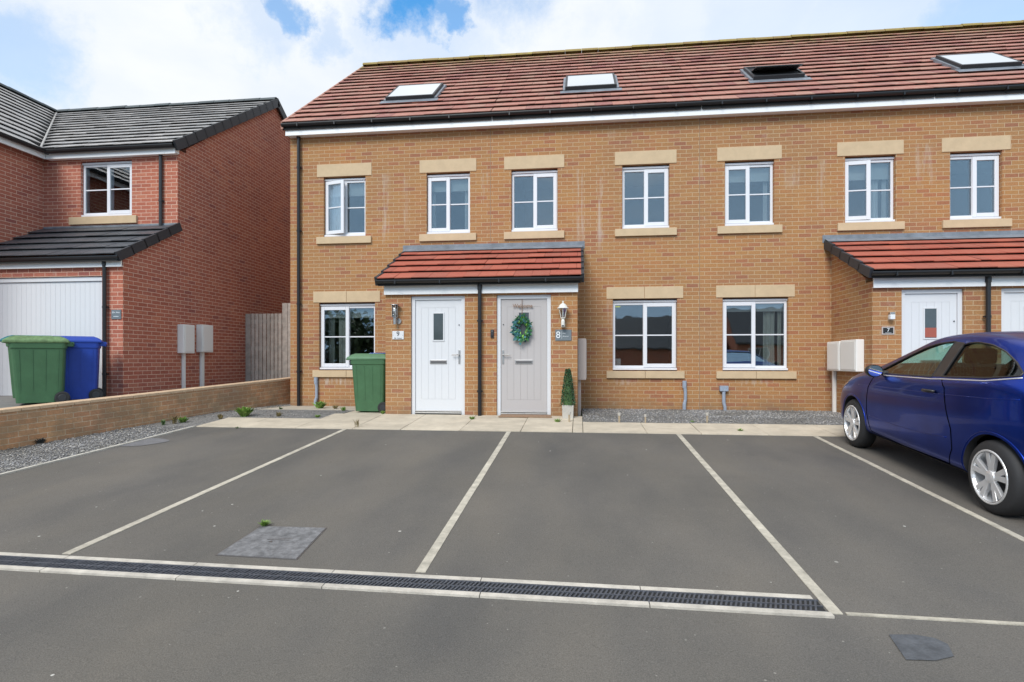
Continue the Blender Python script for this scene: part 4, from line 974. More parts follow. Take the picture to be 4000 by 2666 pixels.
# ================================================================ RED BRICK HOUSE ON THE LEFT
GX = -8.12; UY = -.4; LY = -1.79; LR_Y, LR_Z = 3.3, 7.93; EZ = 5.30; EY = -.58
RHs = thing('detached_house', 'red brick house with grey tiled roof and white garage door left of the row', 'house', (-11, 0, .3))
mb = MB()
wx0, wx1, wz0, wz1 = -10.31, -9.145, 3.93, 5.09
wall_cells(mb, -11.18, GX, 2.6, 5.25, [(wx0, wx1, wz0, wz1)], UY, UY + .25)
# gable wall as one sheet with the lean-to
mb.prism([(GX - .001, UY + .251, .2), (GX - .001, 7.2, .2), (GX - .001, 7.2, 5.25), (GX - .001, LR_Y, 7.86), (GX - .001, UY + .251, 5.35)], (-.25, 0, 0))
mb.add([(GX, LY + .22, .2), (GX, UY, .2), (GX, UY, 3.66), (GX, LY + .22, 2.98)], [(0, 1, 2, 3)])
mb.quad((GX, UY, .2), (GX, UY + .251, .2), (GX, UY + .251, 2.6), (GX, UY, 2.6))
wall_cells(mb, -11.7, GX, .2, 2.86, [(-10.95, -8.535, .2, 2.47)], LY, LY + .22)
mb.prism([(-11.18, UY + .3, .2), (-11.18, -3.4, .2), (-11.18, -3.4, 5.2), (-11.18, UY + .3, 5.2)], (-.25, 0, 0))
mb.box(-17.9, -11.44, -3.4, -3.15, .2, 5.2); mb.box(-18.1, GX - .26, 7.0, 7.2, .2, 5.2)
mb.prism([(-11.43, -3.4, 5.2), (-14.66, -3.4, 7.85), (-17.9, -3.4, 5.2)], (0, .25, 0)); mb.prism([(-18.1, -3.1, .2), (-18.1, 7, .2), (-18.1, 7, 5.2), (-18.1, -3.1, 5.2)], (.2, 0, 0))
mb.build('wall', 'red', RHs)
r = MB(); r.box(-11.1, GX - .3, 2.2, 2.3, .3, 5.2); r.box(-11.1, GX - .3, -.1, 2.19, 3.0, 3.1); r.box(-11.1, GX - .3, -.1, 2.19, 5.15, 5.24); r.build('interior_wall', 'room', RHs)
def lblind(W):
    b_ = MB(); z = wz0 + .1
    while z < wz1 - .12: b_.box(wx0 + .30, wx1 - .05, UY + .16, UY + .182, z, z + .005); z += .028
    b_.build('venetian_blind', 'blind', W)
window(RHs, wx0 + .004, wx1 - .004, wz0 + .004, wz1 - .002, UY + .06, 'R', blind=0, vent=True, curtains=[(wx0 + .08, wx0 + .22, 'curtain_g', 2)], extra=lblind)
lintel(RHs, wx0 - .24, wx1 + .13, wz0 - .16, wz0 - .004, name='sill', y0=UY - .045, y1=UY + .05)
# garage door
gd = MB(); x = -10.93
while x < -8.56: gd.box(x + .0015, min(x + .10, -8.555) - .0015, LY + .06, LY + .085, .27, 2.38); x += .10
GD = gd.build('garage_door', 'white', RHs)
MB().box(-10.94, -8.545, LY + .086, LY + .10, .26, 2.44).build('door_backing', 'white_groove', GD); MB().box(-10.945, -8.54, LY + .03, LY + .1, 2.385, 2.462).build('door_head', 'white', GD, bevel=.004)
# roofs
sA = math.hypot(LR_Y - EY, LR_Z - EZ); bA = Vector((0, LR_Y - EY, LR_Z - EZ)).normalized()
xr_ = GX + .05
T1 = tiles('roof', 'tilegrey', RHs, (xr_, EY, EZ), (-1, 0, 0), bA, sA - .04, .33, .33, lambda t: (0, xr_ + 11.05 + 3.61 * t), .034, 21)
bW = Vector((-3.61, 0, LR_Z - EZ)); sW = bW.length; bW.normalize()
tiles('wing_roof', 'tilegrey', T1, (-11.05, -3.6, EZ), (0, 1, 0), bW, sW - .04, .33, .33, lambda t: (0, 3.0 + (LR_Y - EY) * t), .034, 22)
u_ = MB(); u_.prism([(xr_ - .02, EY + .03, EZ - .05), (xr_ - .02, LR_Y, LR_Z - .03), (xr_ - .02, 7.4, EZ - .05), (xr_ - .02, LR_Y, LR_Z - .1), ], (-9.9, 0, 0)); u_.prism([(-11.07, -3.5, EZ - .05), (-14.66, -3.5, LR_Z - .03), (-18.3, -3.5, EZ - .05), (-14.66, -3.5, LR_Z - .1)], (0, 7, 0)); u_.build('roof_underlay', 'underlay', T1, fixn=True)
ridge('ridge_tiles', 'ridgegrey', T1, (xr_, LR_Y, LR_Z), (-14.66, LR_Y, LR_Z), .11); ridge('ridge_tiles', 'ridgegrey', T1, (-14.66, -3.6, LR_Z), (-14.66, LR_Y, LR_Z), .11)
up = Vector((0, -bA.z, bA.y)); vb = MB(); n_ = 13
for i in range(n_):
    a_ = Vector((xr_ - .01, EY, EZ)) + bA * (sA * i / n_); b_ = Vector((xr_ - .01, EY, EZ)) + bA * (sA * (i + 1) / n_ + .02); vb.prism([a_ - up * .14, b_ - up * .15, b_ + up * .045, a_ + up * .06], (.05, 0, 0))
a_ = Vector((xr_ - .01, LR_Y, LR_Z)); b_ = Vector((xr_ - .01, 7.4, EZ)); vb.prism([a_ + Vector((0, 0, -.16)), a_ + Vector((0, 0, .07)), b_ + Vector((0, 0, .07)), b_ + Vector((0, 0, -.14))], (.05, 0, 0))
vb.build('verge', 'verge', T1, fixn=True)
va, vb_ = Vector((-11.05, EY, EZ + .05)), Vector((-14.66, LR_Y, LR_Z + .03)); MB().tube([va, vb_], .022, 8).build('valley', mat('valley_lead', (.42, .40, .38), .6), T1)
fb = MB(); fb.box(-11.0, GX + .03, UY - .12, UY - .095, 5.125, 5.27); fb.box(-11.03, -11.005, -3.5, UY - .12, 5.125, 5.27); fb.box(-11.0, GX, UY - .094, UY - .001, 5.13, 5.145); fb.box(GX - .09, GX + .031, UY - .094, UY + .0, 5.146, 5.27); fb.build('fascia', 'fascia', RHs)
gutter('gutter', RHs, -10.95, GX + .05, UY - .175, 5.29, .055, False); gutter('gutter', RHs, -3.55, UY - .12, -10.95, 5.29, .055, False, axis='y')
downpipe('downpipe', RHs, P(369, 400, UY - .05)[0], UY - .05, 3.62, 5.25, clips=(4.2,), m='dark')
# lean-to over the garage
pe, pr = (-1.97, 2.80), (UY - .01, 3.70); sl = math.hypot(pr[0] - pe[0], pr[1] - pe[1]); pb = Vector((0, pr[0] - pe[0], pr[1] - pe[1])).normalized(); up = Vector((0, -pb.z, pb.y))
T2 = tiles('lean_to_roof', 'tiledark', RHs, (GX + .03, pe[0], pe[1]), (-1, 0, 0), pb, sl, .36, .33, lambda t: (0, 3.9), .034, 23)
u_ = MB(); u_.prism([(GX + .01, pe[0] + .03, pe[1] - .04), (GX + .01, UY - .004, pr[1] - .02), (GX + .01, UY - .004, pr[1] - .1), (GX + .01, pe[0] + .03, pe[1] - .1)], (-3.6, 0, 0)); u_.build('roof_underlay', 'underlay', T2, fixn=True)
vb = MB()
for i in range(5):
    a_ = Vector((GX + .01, pe[0], pe[1])) + pb * (sl * i / 5); b_ = Vector((GX + .01, pe[0], pe[1])) + pb * (sl * (i + 1) / 5 + .02); vb.prism([a_ - up * .11, b_ - up * .12, b_ + up * .045, a_ + up * .06], (.05, 0, 0))
vb.build('verge', 'verge', T2, fixn=True)
MB().box(-11.17, GX + .0, UY - .012, UY - .002, 3.66, 3.745).build('flashing', 'lead', T2)
fb = MB(); fb.box(-11.7, GX + .02, LY - .07, LY - .045, 2.62, 2.78); fb.box(-11.7, GX, LY - .044, LY - .001, 2.63, 2.645); fb.build('garage_fascia', 'fascia', RHs)
gutter('garage_gutter', RHs, -11.8, GX + .05, LY - .13, 2.80, .055, False)
downpipe('garage_downpipe', RHs, P(240, 700, LY - .06)[0], LY - .06, .3, 2.76, clips=(.7, 1.9))

# ================================================================ WHEELED BINS
def bin_(label, loc, rz, body, lid, L_=.74, W_=.56, hgt=1.07, lidang=0):
    """local +x towards the hinge and wheels"""
    B = thing('wheelie_bin', label, 'wheelie bin', loc, 'wheeled refuse bins', rz)
    hb = hgt - .12
    def ring(z, x0, x1, w_):
        r_ = .05; pts = []
        for cx, cy, a0 in ((x1 - r_, w_ - r_, 0), (x0 + r_, w_ - r_, 90), (x0 + r_, -w_ + r_, 180), (x1 - r_, -w_ + r_, 270)):
            for k in range(4): a = R(a0 + k * 30); pts.append((cx + r_ * math.cos(a), cy + r_ * math.sin(a), z))
        return pts
    rings = [ring(.03, -L_ * .38, L_ * .30, W_ * .40), ring(.16, -L_ * .395, L_ * .33, W_ * .41), ring(.2, -L_ * .40, L_ * .40, W_ * .415), ring(hb - .1, -L_ * .46, L_ * .43, W_ * .47), ring(hb - .095, -L_ * .485, L_ * .45, W_ * .49), ring(hb, -L_ * .495, L_ * .46, W_ * .5)]
    n = 16; vs_ = [p for r_ in rings for p in r_]; fs = [tuple(reversed(range(n))), tuple(range(5 * n, 6 * n))]
    for i in range(5):
        for k in range(n): fs.append((i * n + k, i * n + (k + 1) % n, (i + 1) * n + (k + 1) % n, (i + 1) * n + k))
    def att(mb, name, m, **kw): o = mb.build(name, m, **kw); o.parent = B; return o
    att(MB().add(vs_, fs), 'body', body, bevel=.004)
    r_ = MB()
    for s_ in (-1, 1): r_.box(-.012, .012, s_ * W_ * .40 - .0, s_ * (W_ * .445) + s_ * .004, .25, hb - .12) if s_ > 0 else r_.box(-.012, .012, s_ * (W_ * .445) - .004, s_ * W_ * .40, .25, hb - .12)
    rb = MB()
    for k in (-.30, -.10, .10, .30):
        for s_ in (-1, 1): rb.add([(k * L_ - .006, s_ * W_ * .412, .22), (k * L_ + .006, s_ * W_ * .412, .22), (k * L_ * 1.08 + .006, s_ * W_ * .468, hb - .12), (k * L_ * 1.08 - .006, s_ * W_ * .468, hb - .12), (k * L_ - .006, s_ * (W_ * .412 + .006), .22), (k * L_ + .006, s_ * (W_ * .412 + .006), .22), (k * L_ * 1.08 + .006, s_ * (W_ * .468 + .006), hb - .12), (k * L_ * 1.08 - .006, s_ * (W_ * .468 + .006), hb - .12)], [(0, 3, 2, 1), (4, 5, 6, 7), (0, 1, 5, 4), (1, 2, 6, 5), (2, 3, 7, 6), (3, 0, 4, 7)])
    att(rb, 'ribs', body)
    lids = MB(); a = -L_ * .57; b = L_ * .50
    def lr(z, e): return [(a + e, -W_ * .52 + e, z), (b - e, -W_ * .52 + e, z), (b - e, W_ * .52 - e, z), (a + e, W_ * .52 - e, z)]
    q = [*lr(hb - .01, 0.0), *lr(hb + .03, .0), *lr(hb + .075, .06), *lr(hb + .10, .12)]
    q[0] = (a - .02, q[0][1], hb - .02); q[3] = (a - .02, q[3][1], hb - .02)
    lids.add(q, [(3, 2, 1, 0), (12, 13, 14, 15)] + [(i * 4 + k, i * 4 + (k + 1) % 4, (i + 1) * 4 + (k + 1) % 4, (i + 1) * 4 + k) for i in range(3) for k in range(4)])
    att(lids, 'lid', lid, bevel=.015)
    hd = MB(); hd.tube([(b + .045, -W_ * .40, hb - .02), (b + .045, W_ * .40, hb - .02)], .014, 8)
    for s_ in (-.38, 0, .38): hd.box(b - .05, b + .05, s_ * W_ - .012, s_ * W_ + .012, hb - .06, hb + .01)
    att(hd, 'handle', body)
    for s_ in (-1, 1):
        wb = MB(); wb.lathe((L_ * .385, s_ * W_ * .43 - .022, .10), [(.085, .0), (.10, .006), (.10, .04), (.085, .046)], 20, 'y'); wh = att(wb, 'wheel', 'rubber'); wb2 = MB(); wb2.lathe((L_ * .385, s_ * W_ * .43 - .028, .10), [(.05, .0), (.055, .004), (.055, .056)], 16, 'y'); o = wb2.build('hub', 'dark'); o.parent = wh
    return B
bin_('green wheelie bin with a dented lid outside the ground-floor window of number 9', (-3.745, -1.02, .0), R(0), 'bingreen', 'binlid', L_=.70, W_=.56, hgt=1.09)
bin_('blue wheelie bin tucked behind the green bin against house 9', (-3.72, -.36, .012), R(0), 'binblue', 'binblue', L_=.68, W_=.55, hgt=1.10)
bx, bz = P(94, 930, -2.95); bin_('big green wheelie bin with mossy lid standing on the drive by the garage', (bx, -2.95, zl(-2.95)), R(42), 'bingreen', 'binlime', L_=.74, W_=.60, hgt=1.10)
bx, bz = P(176, 915, -2.45); bin_('blue wheelie bin between the big green bin and the garage downpipe', (bx, -2.45, zl(-2.45)), R(40), 'binblue', 'binblue', L_=.72, W_=.52, hgt=1.10)
bx, bz = P(84, 915, -2.25); bin_('green wheelie bin with teal lid standing behind the mossy-lidded bin', (bx, -2.25, zl(-2.25)), R(30), 'bingreen', 'binteal', L_=.72, W_=.50, hgt=1.12)

# ================================================================ WEEDS
def weed(px, py, h, n, m, label, spread=.5, leafw=.2, X=None):
    h *= 1.12; x, y = X if X else G(px, py); z = zg(y); mb = MB(); rnd = random.Random(px * 7 + py)
    for i in range(n):
        a = rnd.uniform(0, 6.283); r_ = rnd.uniform(.15, 1) * spread; hh = h * rnd.uniform(.45, 1); d_ = Vector((math.cos(a) * r_, math.sin(a) * r_, 1)).normalized()
        p0 = Vector((x + rnd.gauss(0, h * .10), y + rnd.gauss(0, h * .10), z)); p1 = p0 + d_ * hh * .55; p2 = p1 + (d_ + Vector((math.cos(a), math.sin(a), -.35)) * .5).normalized() * hh * .45
        s_ = d_.cross(Vector((math.cos(a), math.sin(a), .3))).normalized() * (hh * leafw * .5)
        mb.add([p0, p1 - s_, p1 + s_, p2], [(0, 1, 3, 2)])
    return tag(mb.build('weed', m), label, 'weed', 'weeds in the gravel and paving joints')
weed(561, 958, .20, 120, 'weed', 'bright green dock weed, the largest, at the edge of the gravel by the paving', 1.0, .55)
weed(735, 940, .17, 90, 'weed', 'leafy green weed at the wall foot right of the black downpipe', .8, .35)
weed(770, 941, .10, 40, 'weed2', 'withered brown weed at the wall foot between pipe and green bin', .8, .3)
weed(820, 984, .16, 12, 'weed2', 'thin dry seed stalk at the top of the left bay line', .25, .12)
weed(507, 964, .10, 40, 'weed2', 'reddish weed on the corner of the left paving', .7, .3)
weed(640, 958, .10, 35, 'weed2', 'small reddish weed in the gravel left of the house corner', .6, .3)
weed(400, 975, .16, 60, 'weed2', 'dry grassy tuft against the low brick wall', .35, .10)
weed(420, 972, .12, 70, 'weed', 'flat green clump beside the dry tuft near the low wall', 1.0, .3)
weed(375, 978, .12, 40, 'weed3', 'dark green tuft at the foot of the low wall, nearest the camera', .5, .14)
weed(607, 1210, .06, 150, 'weed', 'mossy grass tuft on the far corner of the access cover', 1.6, .12)
weed(1085, 965, .07, 70, 'weed', 'green tuft at the foot of the porch downpipe', 1.2, .25)
weed(1281, 972, .08, 40, 'weed', 'green weed left of the topiary planter', .8, .3)
weed(1700, 992, .06, 60, 'weed', 'low weed in the paving joint below the square hopper pipe', 1.6, .2)
weed(730, 960, .07, 60, 'weed', 'low green weeds in the short gravel strip near the bin', 1.6, .25)
weed(880, 952, .08, 50, 'weed', 'green sprouts under the wheel of the bin at number 9', .9, .3)
weed(645, 942, .07, 60, 'weed3', 'brownish plant on the side path at the house corner', 1.5, .2)
weed(790, 945, .10, 40, 'weed', 'green sprout at the left foot of the bin at number 9', .7, .3)
weed(545, 1205 - 220, .04, 30, 'weed3', 'tiny weed in the slab joint left of the largest weed', 1.2, .2)
weed(1590, 972, .05, 60, 'weed', 'low green growth along the gravel edge between two stake lights', 2.0, .2)
weed(93, 1022, .11, 260, mat('dead_weed', (.09, .09, .085), .9, isl=.4), 'round clump of dead grey weed in the gravel by the low wall', 1.2, .10)

# ================================================================ THE BLUE CAR
CARX, CARY = 4.19, -2.65
slope = math.atan(.065)
C = thing('parked_car', 'dark blue three-door hatchback parked nose-in facing house 7', 'car', (CARX, CARY - 2.1, zg(CARY - 2.1)))
C.rotation_euler = (slope, 0, R(-90) + R(2.0))
# local frame after the turn: u = along the car from the nose backwards, v = to the side, w = up
Crot = Matrix.Translation((CARX, CARY - 2.1, zg(CARY - 2.1) + .0)) @ Matrix.Rotation(R(2.0) * -1, 4, 'Z') @ Matrix.Rotation(slope, 4, 'X') @ Matrix.Rotation(R(-90), 4, 'Z')
C.matrix_basis = Crot
U0 = 2.1
def lerp_tab(tab, u):
    if u <= tab[0][0]: return tab[0][1]
    for (a, b), (c, d_) in zip(tab, tab[1:]):
        if u <= c: t = (u - a) / (c - a); return b + (d_ - b) * t
    return tab[-1][1]
ZT = [(0, .50), (.03, .62), (.12, .74), (.3, .83), (.6, .915), (.9, .975), (1.12, 1.02), (1.4, 1.165), (1.7, 1.31), (1.95, 1.405), (2.2, 1.45), (2.6, 1.475), (3.0, 1.455), (3.35, 1.405), (3.62, 1.34), (3.72, 1.22), (3.85, 1.03), (3.93, .90), (3.96, .70), (3.97, .50)]
WB = [(0, .42), (.03, .56), (.10, .66), (.25, .755), (.5, .82), (.8, .85), (1.2, .855), (2.0, .86), (3.0, .86), (3.4, .85), (3.7, .80), (3.85, .74), (3.93, .68), (3.97, .6)]
BELT = [(0, .40), (.1, .60), (.3, .72), (.6, .82), (.9, .90), (1.2, .95), (2.0, .985), (2.6, 1.02), (3.2, 1.08), (3.6, 1.09), (3.8, .98), (3.93, .82), (3.97, .45)]
def sect(u, inset=0, zfloor=None):
    zt = lerp_tab(ZT, u) - inset; wb_ = lerp_tab(WB, u) - inset; be = min(lerp_tab(BELT, u), zt - .03); zb = .19 + (.03 if u < .2 or u > 3.8 else 0)
    if zfloor is not None: zb = zfloor
    roofw = wb_ * .665; g_ = max(0, min(1, (zt - be - .06) / .30))    # 0 hood, 1 full cabin
    roofw = wb_ * (.86 * (1 - g_) + .66 * g_)
    sh = be - .025
    P_ = [(0, zb), (wb_ * .80, zb), (wb_ * .965, zb + .06 if zfloor is None else zb + .01), (wb_ * .985, zb + (sh - zb) * .28), (wb_ * .985, zb + (sh - zb) * .48), (wb_ * 1.0, zb + (sh - zb) * .62), (wb_ * .995, zb + (sh - zb) * .80), (wb_ * .965, sh), (wb_ * .915, be)]
    zr = zt - .055 * (g_ * .6 + .4)
    P_ += [(wb_ * .915 + (roofw - wb_ * .915) * .45, be + (zr - be) * .48), (roofw, zr), (roofw * .86, zt - .018), (roofw * .5, zt - .002), (0, zt)]
    return P_
def loft(stations, inset=0, zfloor=None):
    vs_ = []; fs = []; m = 14
    for u in stations:
        s_ = sect(u, inset, zfloor); ring = [(u - U0, v, z) for v, z in s_] + [(u - U0, -v, z) for v, z in s_[-2:0:-1]]
        vs_ += ring
    n = len(ring)
    for i in range(len(stations) - 1):
        for k in range(n): fs.append((i * n + k, (i + 1) * n + k, (i + 1) * n + (k + 1) % n, i * n + (k + 1) % n))
    fs.append(tuple(range(n))); fs.append(tuple(reversed(range((len(stations) - 1) * n, len(stations) * n))))
    return MB().add(vs_, fs)
def apply_(o):
    dg = bpy.context.evaluated_depsgraph_get(); me = bpy.data.meshes.new_from_object(o.evaluated_get(dg)); o.modifiers.clear(); o.data = me; return o
body = loft([0, .03, .10, .2, .35, .5, .7, .9, 1.12, 1.4, 1.7, 1.95, 2.2, 2.6, 3.0, 3.35, 3.62, 3.72, 3.85, 3.93, 3.97]).build('body', 'paint', fixn=True, sub=2)
body.data.shade_smooth(); apply_(body)
bm = bmesh.new(); bm.from_mesh(body.data); bvh = BVHTree.FromBMesh(bm); bm.free()
cav = loft([1.3, 1.5, 1.75, 1.95, 2.2, 2.6, 3.0, 3.3, 3.5, 3.58], .045, .45).build('cutter', 'seat', fixn=True, sub=1); apply_(cav)
def curve_pts(tab, us): return [(u, lerp_tab(tab, u)) for u in us]
FW_lo = [(1.36, .985), (1.6, .985), (2.44, 1.03)]; FW_hi = [(1.36, 1.00), (1.55, 1.105), (1.75, 1.20), (1.95, 1.28), (2.15, 1.335), (2.40, 1.365)]
RW_lo = [(2.60, 1.045), (3.2, 1.09), (3.50, 1.135)]; RW_hi = [(2.54, 1.31), (2.60, 1.355), (2.75, 1.37), (2.95, 1.355), (3.15, 1.31), (3.35, 1.235), (3.50, 1.15)]
def win_poly(lo, hi, us): return [(u - U0, lerp_tab(lo, u)) for u in us] + [(u - U0, lerp_tab(hi, u)) for u in reversed(us)]
us_f = [1.36 + (2.42 - 1.36) * i / 14 for i in range(15)]; us_r = [2.58 + (3.49 - 2.58) * i / 14 for i in range(15)]
cut = MB()
cut.prism([(a, -1.3, b) for a, b in win_poly(FW_lo, FW_hi, us_f)], (0, 2.6, 0))
cut.prism([(a, -1.3, b) for a, b in win_poly(RW_lo, RW_hi, us_r)], (0, 2.6, 0))
cw = cut.build('cutter2', 'seat', fixn=True)
c3 = MB().prism([(1.24 - U0, -.60, 1.0), (1.24 - U0, .60, 1.0), (1.90 - U0, .48, 1.0), (1.90 - U0, -.48, 1.0)], (0, 0, 1)).build('cutter3', 'seat', fixn=True)
c4 = MB().prism([(3.66 - U0, -.46, 1.08), (3.66 - U0, .46, 1.08), (4.1 - U0, .50, 1.08), (4.1 - U0, -.50, 1.08), ], (0, 0, .17)).build('cutter4', 'seat', fixn=True)
c5 = MB()
for u in (.86, 3.37):
    for s_ in (-1, 1):
        c5.lathe((u - U0, s_ * .62 if s_ > 0 else -1.02, .30), [(.345, 0), (.345, .40)], 36, 'y')
c5 = c5.build('cutter5', 'seat', fixn=True)
for q in (cav, cw, c3, c4, c5):
    md = body.modifiers.new('b', 'BOOLEAN'); md.operation = 'DIFFERENCE'; md.object = q; md.solver = 'EXACT'
apply_(body)
for q in (cav, cw, c3, c4, c5): bpy.data.objects.remove(q)
body.data.materials.clear(); body.data.materials.append(M['paint']); body.data.materials.append(M['seat'])
zc_ = 0
for p in body.data.polygons:      # lining of the cabin and of the wheel arches is black
    c_ = p.center; nrm = p.normal
    v_ = abs(c_.y); inner = False
    if c_.z > .44 and 1.2 < c_.x + U0 < 3.75:
        hit = bvh.find_nearest(c_)
        if hit[3] is not None and hit[3] > .012: inner = True
    for u in (.86, 3.37):
        if math.hypot(c_.x + U0 - u, c_.z - .30) < .352 and v_ < .9 and v_ > .3:
            hit = bvh.find_nearest(c_)
            if hit[3] > .004: inner = True
    if inner: p.material_index = 1
try:
    body.data.set_sharp_from_angle(angle=R(38))
except Exception: pass
body.data.shade_smooth()
try: body.data.set_sharp_from_angle(angle=R(38))
except Exception: pass
body.parent = C
def cpart(mb, name, m, smooth=False, parent=None, **kw):
    o = mb.build(name, m, smooth=smooth, **kw); o.parent = parent or C; return o
def side_hit(u, z, s_=-1):
    h = bvh.ray_cast(Vector((u - U0, s_ * 2, z)), Vector((0, -s_, 0)))
    return h[0]
def side_patch(lo, hi, us, off, nz_=5, s_=-1):
    rows = []
    for i in range(nz_ + 1):
        row = []
        for u in us:
            z = lerp_tab(lo, u) + (lerp_tab(hi, u) - lerp_tab(lo, u)) * i / nz_; h = side_hit(u, z, s_)
            if h is None: h = Vector((u - U0, s_ * .7, z))
            row.append((h.x, h.y + s_ * off, h.z))
        rows.append(row)
    return MB().grid(rows)
def side_line(pts, r_, off=.0, s_=-1):
    out = []
    for (a, b), (c, d_) in zip(pts, pts[1:]):
        n = max(2, int(math.hypot(c - a, d_ - b) / .04))
        for i in range(n): out.append((a + (c - a) * i / n, b + (d_ - b) * i / n))
    out.append(pts[-1]); P3 = []
    for u, z in out:
        h = side_hit(u, z, s_)
        if h: P3.append((h.x, h.y + s_ * off, h.z))
    return MB().tube(P3, r_, 6)
for s_ in (-1, 1):
    cpart(side_patch(FW_lo, FW_hi, us_f, -.010, s_=s_), 'side_window', 'carglass', True)
    cpart(side_patch(RW_lo, RW_hi, us_r, -.010, s_=s_), 'side_window', 'carglass_d', True)
    lp = win_poly(FW_lo, FW_hi, us_f); lp = [(a + U0, b) for a, b in lp]; cpart(side_line(lp + [lp[0]], .008, .0, s_), 'window_seal', 'black')
    lp = win_poly(RW_lo, RW_hi, us_r); lp = [(a + U0, b) for a, b in lp]; cpart(side_line(lp + [lp[0]], .008, .0, s_), 'window_seal', 'black')
    pil = side_patch([(2.42, 1.03), (2.60, 1.045)], [(2.40, 1.37), (2.60, 1.36)], [2.425, 2.46, 2.5, 2.54, 2.575], .003, 8, s_); cpart(pil, 'pillar_trim', 'black', True)
    # door: gap line, lower crease and handle
    DR = cpart(side_line([(1.36, .965), (1.27, .80), (1.24, .50), (1.33, .285), (2.0, .262), (2.80, .27), (2.88, .42), (2.86, .60), (2.72, .95), (2.60, 1.03)], .005, -.001, s_), 'door', 'gap')
    hh = side_hit(2.52, .90, s_)
    hb = MB(); hb.tube([(2.42 - U0, hh.y + s_ * .006, .895), (2.45 - U0, hh.y + s_ * .032, .90), (2.56 - U0, hh.y + s_ * .034, .905), (2.60 - U0, hh.y + s_ * .006, .905)], [.012, .015, .015, .012], 8)
    cpart(hb, 'door_handle', 'black', True, parent=DR)
    cpart(side_patch([(1.30, .20), (3.0, .20)], [(1.30, .255), (3.0, .255)], [1.3 + i * .1 for i in range(18)], .008, 2, s_), 'sill_trim', 'black', True)
    # mirror
    mh = side_hit(1.50, .985, s_); mo = MB()
    for i in range(7): pass
    mo.lathe((1.50 - U0, mh.y + s_ * .13, 1.01), [(.02, -.055), (.062, -.045), (.078, -.01), (.080, .03), (.076, .06)], 14, 'x')
    ms = cpart(mo, 'door_mirror', 'black', True); ms.scale = (.9, 1.1, .9); ms.location = ((1.50 - U0) * .1, -(mh.y + s_ * .13) * .1, .1)
    mg = MB(); mg.lathe((1.562 - U0, mh.y + s_ * .13, 1.01), [(.066, 0), (.066, .003)], 20, 'x'); g_ = cpart(mg, 'mirror_glass', 'chrome'); g_.parent = ms
    ar = MB().tube([(1.50 - U0, mh.y - s_ * .02, .975), (1.50 - U0, mh.y + s_ * .07, .99)], [.035, .022], 8); a_ = cpart(ar, 'mirror_arm', 'black'); a_.parent = C
    # headlight and tail lamp
    cpart(side_patch([(.10, .60), (.35, .66), (.62, .78)], [(.10, .70), (.35, .80), (.62, .86)], [.12, .18, .25, .32, .4, .48, .56, .62], .004, 4, s_), 'headlight', 'lens', True)
    cpart(side_patch([(3.72, .80), (3.9, .78)], [(3.72, 1.0), (3.9, .92)], [3.72, 3.78, 3.84, 3.89], .006, 4, s_), 'tail_light', 'tail', True)
    # arch lips
    for u in (.86, 3.37):
        pts = [(u + .365 * math.cos(a), .30 + .365 * math.sin(a)) for a in [R(-8 + i * 9.8) for i in range(21)]]
        cpart(side_line([(a, b) for a, b in pts if b > .22], .006, -.001, s_), 'arch_lip', 'paint', True)
for s_ in (-1, 1):
    cpart(side_line([(1.34, .962), (1.6, .962), (2.44, 1.008), (2.60, 1.022), (3.2, 1.066), (3.52, 1.12)], .006, .002, s_), 'belt_trim', 'alloy', True)
    cpart(side_line([(1.30, .47), (1.9, .46), (2.4, .475), (2.80, .51)], .006, -.003, s_), 'body_crease', 'paint', True)
# fuel flap
cpart(side_line([(3.10 + .09 * math.cos(a), .80 + .09 * math.sin(a)) for a in [i * math.pi / 10 for i in range(21)]], .002, 0, 1), 'fuel_flap', 'black')
# character crease along the door
cpart(side_line([(1.0, .80), (1.8, .845), (2.6, .885), (3.3, .93), (3.6, .96)], .004, -.001), 'body_crease', 'paint', True)
def top_patch(u0, u1, w0, w1, off, name, m):
    rows = []
    for i in range(9):
        u = u0 + (u1 - u0) * i / 8; w_ = w0 + (w1 - w0) * i / 8; row = []
        for k in range(9):
            v = -w_ + 2 * w_ * k / 8; h = bvh.ray_cast(Vector((u - U0, v, 3)), Vector((0, 0, -1)))[0]; row.append((h.x, h.y, h.z - off))
        rows.append(row)
    cpart(MB().grid(rows), name, m, True)
top_patch(1.23, 1.91, .61, .49, .012, 'windscreen', 'carglass'); top_patch(3.64, 3.88, .47, .52, .012, 'rear_window', 'carglass_d')
cpart(MB().tube([(2.9 - U0, 0, 1.455), (3.03 - U0, 0, 1.52), (3.25 - U0, 0, 1.56)], [.02, .006, .004], 6), 'aerial', 'black')
# cabin
def seat(u, v, w_=.5, hgt=1.12):
    s_ = MB(); s_.prism([(u - U0 - .25, v - w_ / 2, .46), (u - U0 + .25, v - w_ / 2, .46), (u - U0 + .25, v - w_ / 2, .62), (u - U0 - .25, v - w_ / 2, .66)], (0, w_, 0))
    s_.prism([(u - U0 + .16, v - w_ / 2, .6), (u - U0 + .30, v - w_ / 2, .6), (u - U0 + .44, v - w_ / 2, hgt), (u - U0 + .34, v - w_ / 2, hgt)], (0, w_, 0))
    cpart(s_, 'seat', 'seat', bevel=.04)
    h_ = MB(); h_.box(u - U0 + .36, u - U0 + .45, v - .13, v + .13, hgt + .03, hgt + .18); cpart(h_, 'headrest', 'seat', bevel=.03)
seat(2.0, -.36); seat(2.0, .36); seat(2.85, 0, 1.1, 1.05)
cpart(MB().tube([(1.80 - U0 + .05 * math.sin(a), .36 + .18 * math.cos(a), .93 + .17 * math.sin(a)) for a in [i * math.pi / 10 for i in range(21)]], .013, 8, False), 'steering_wheel', 'seat', True)
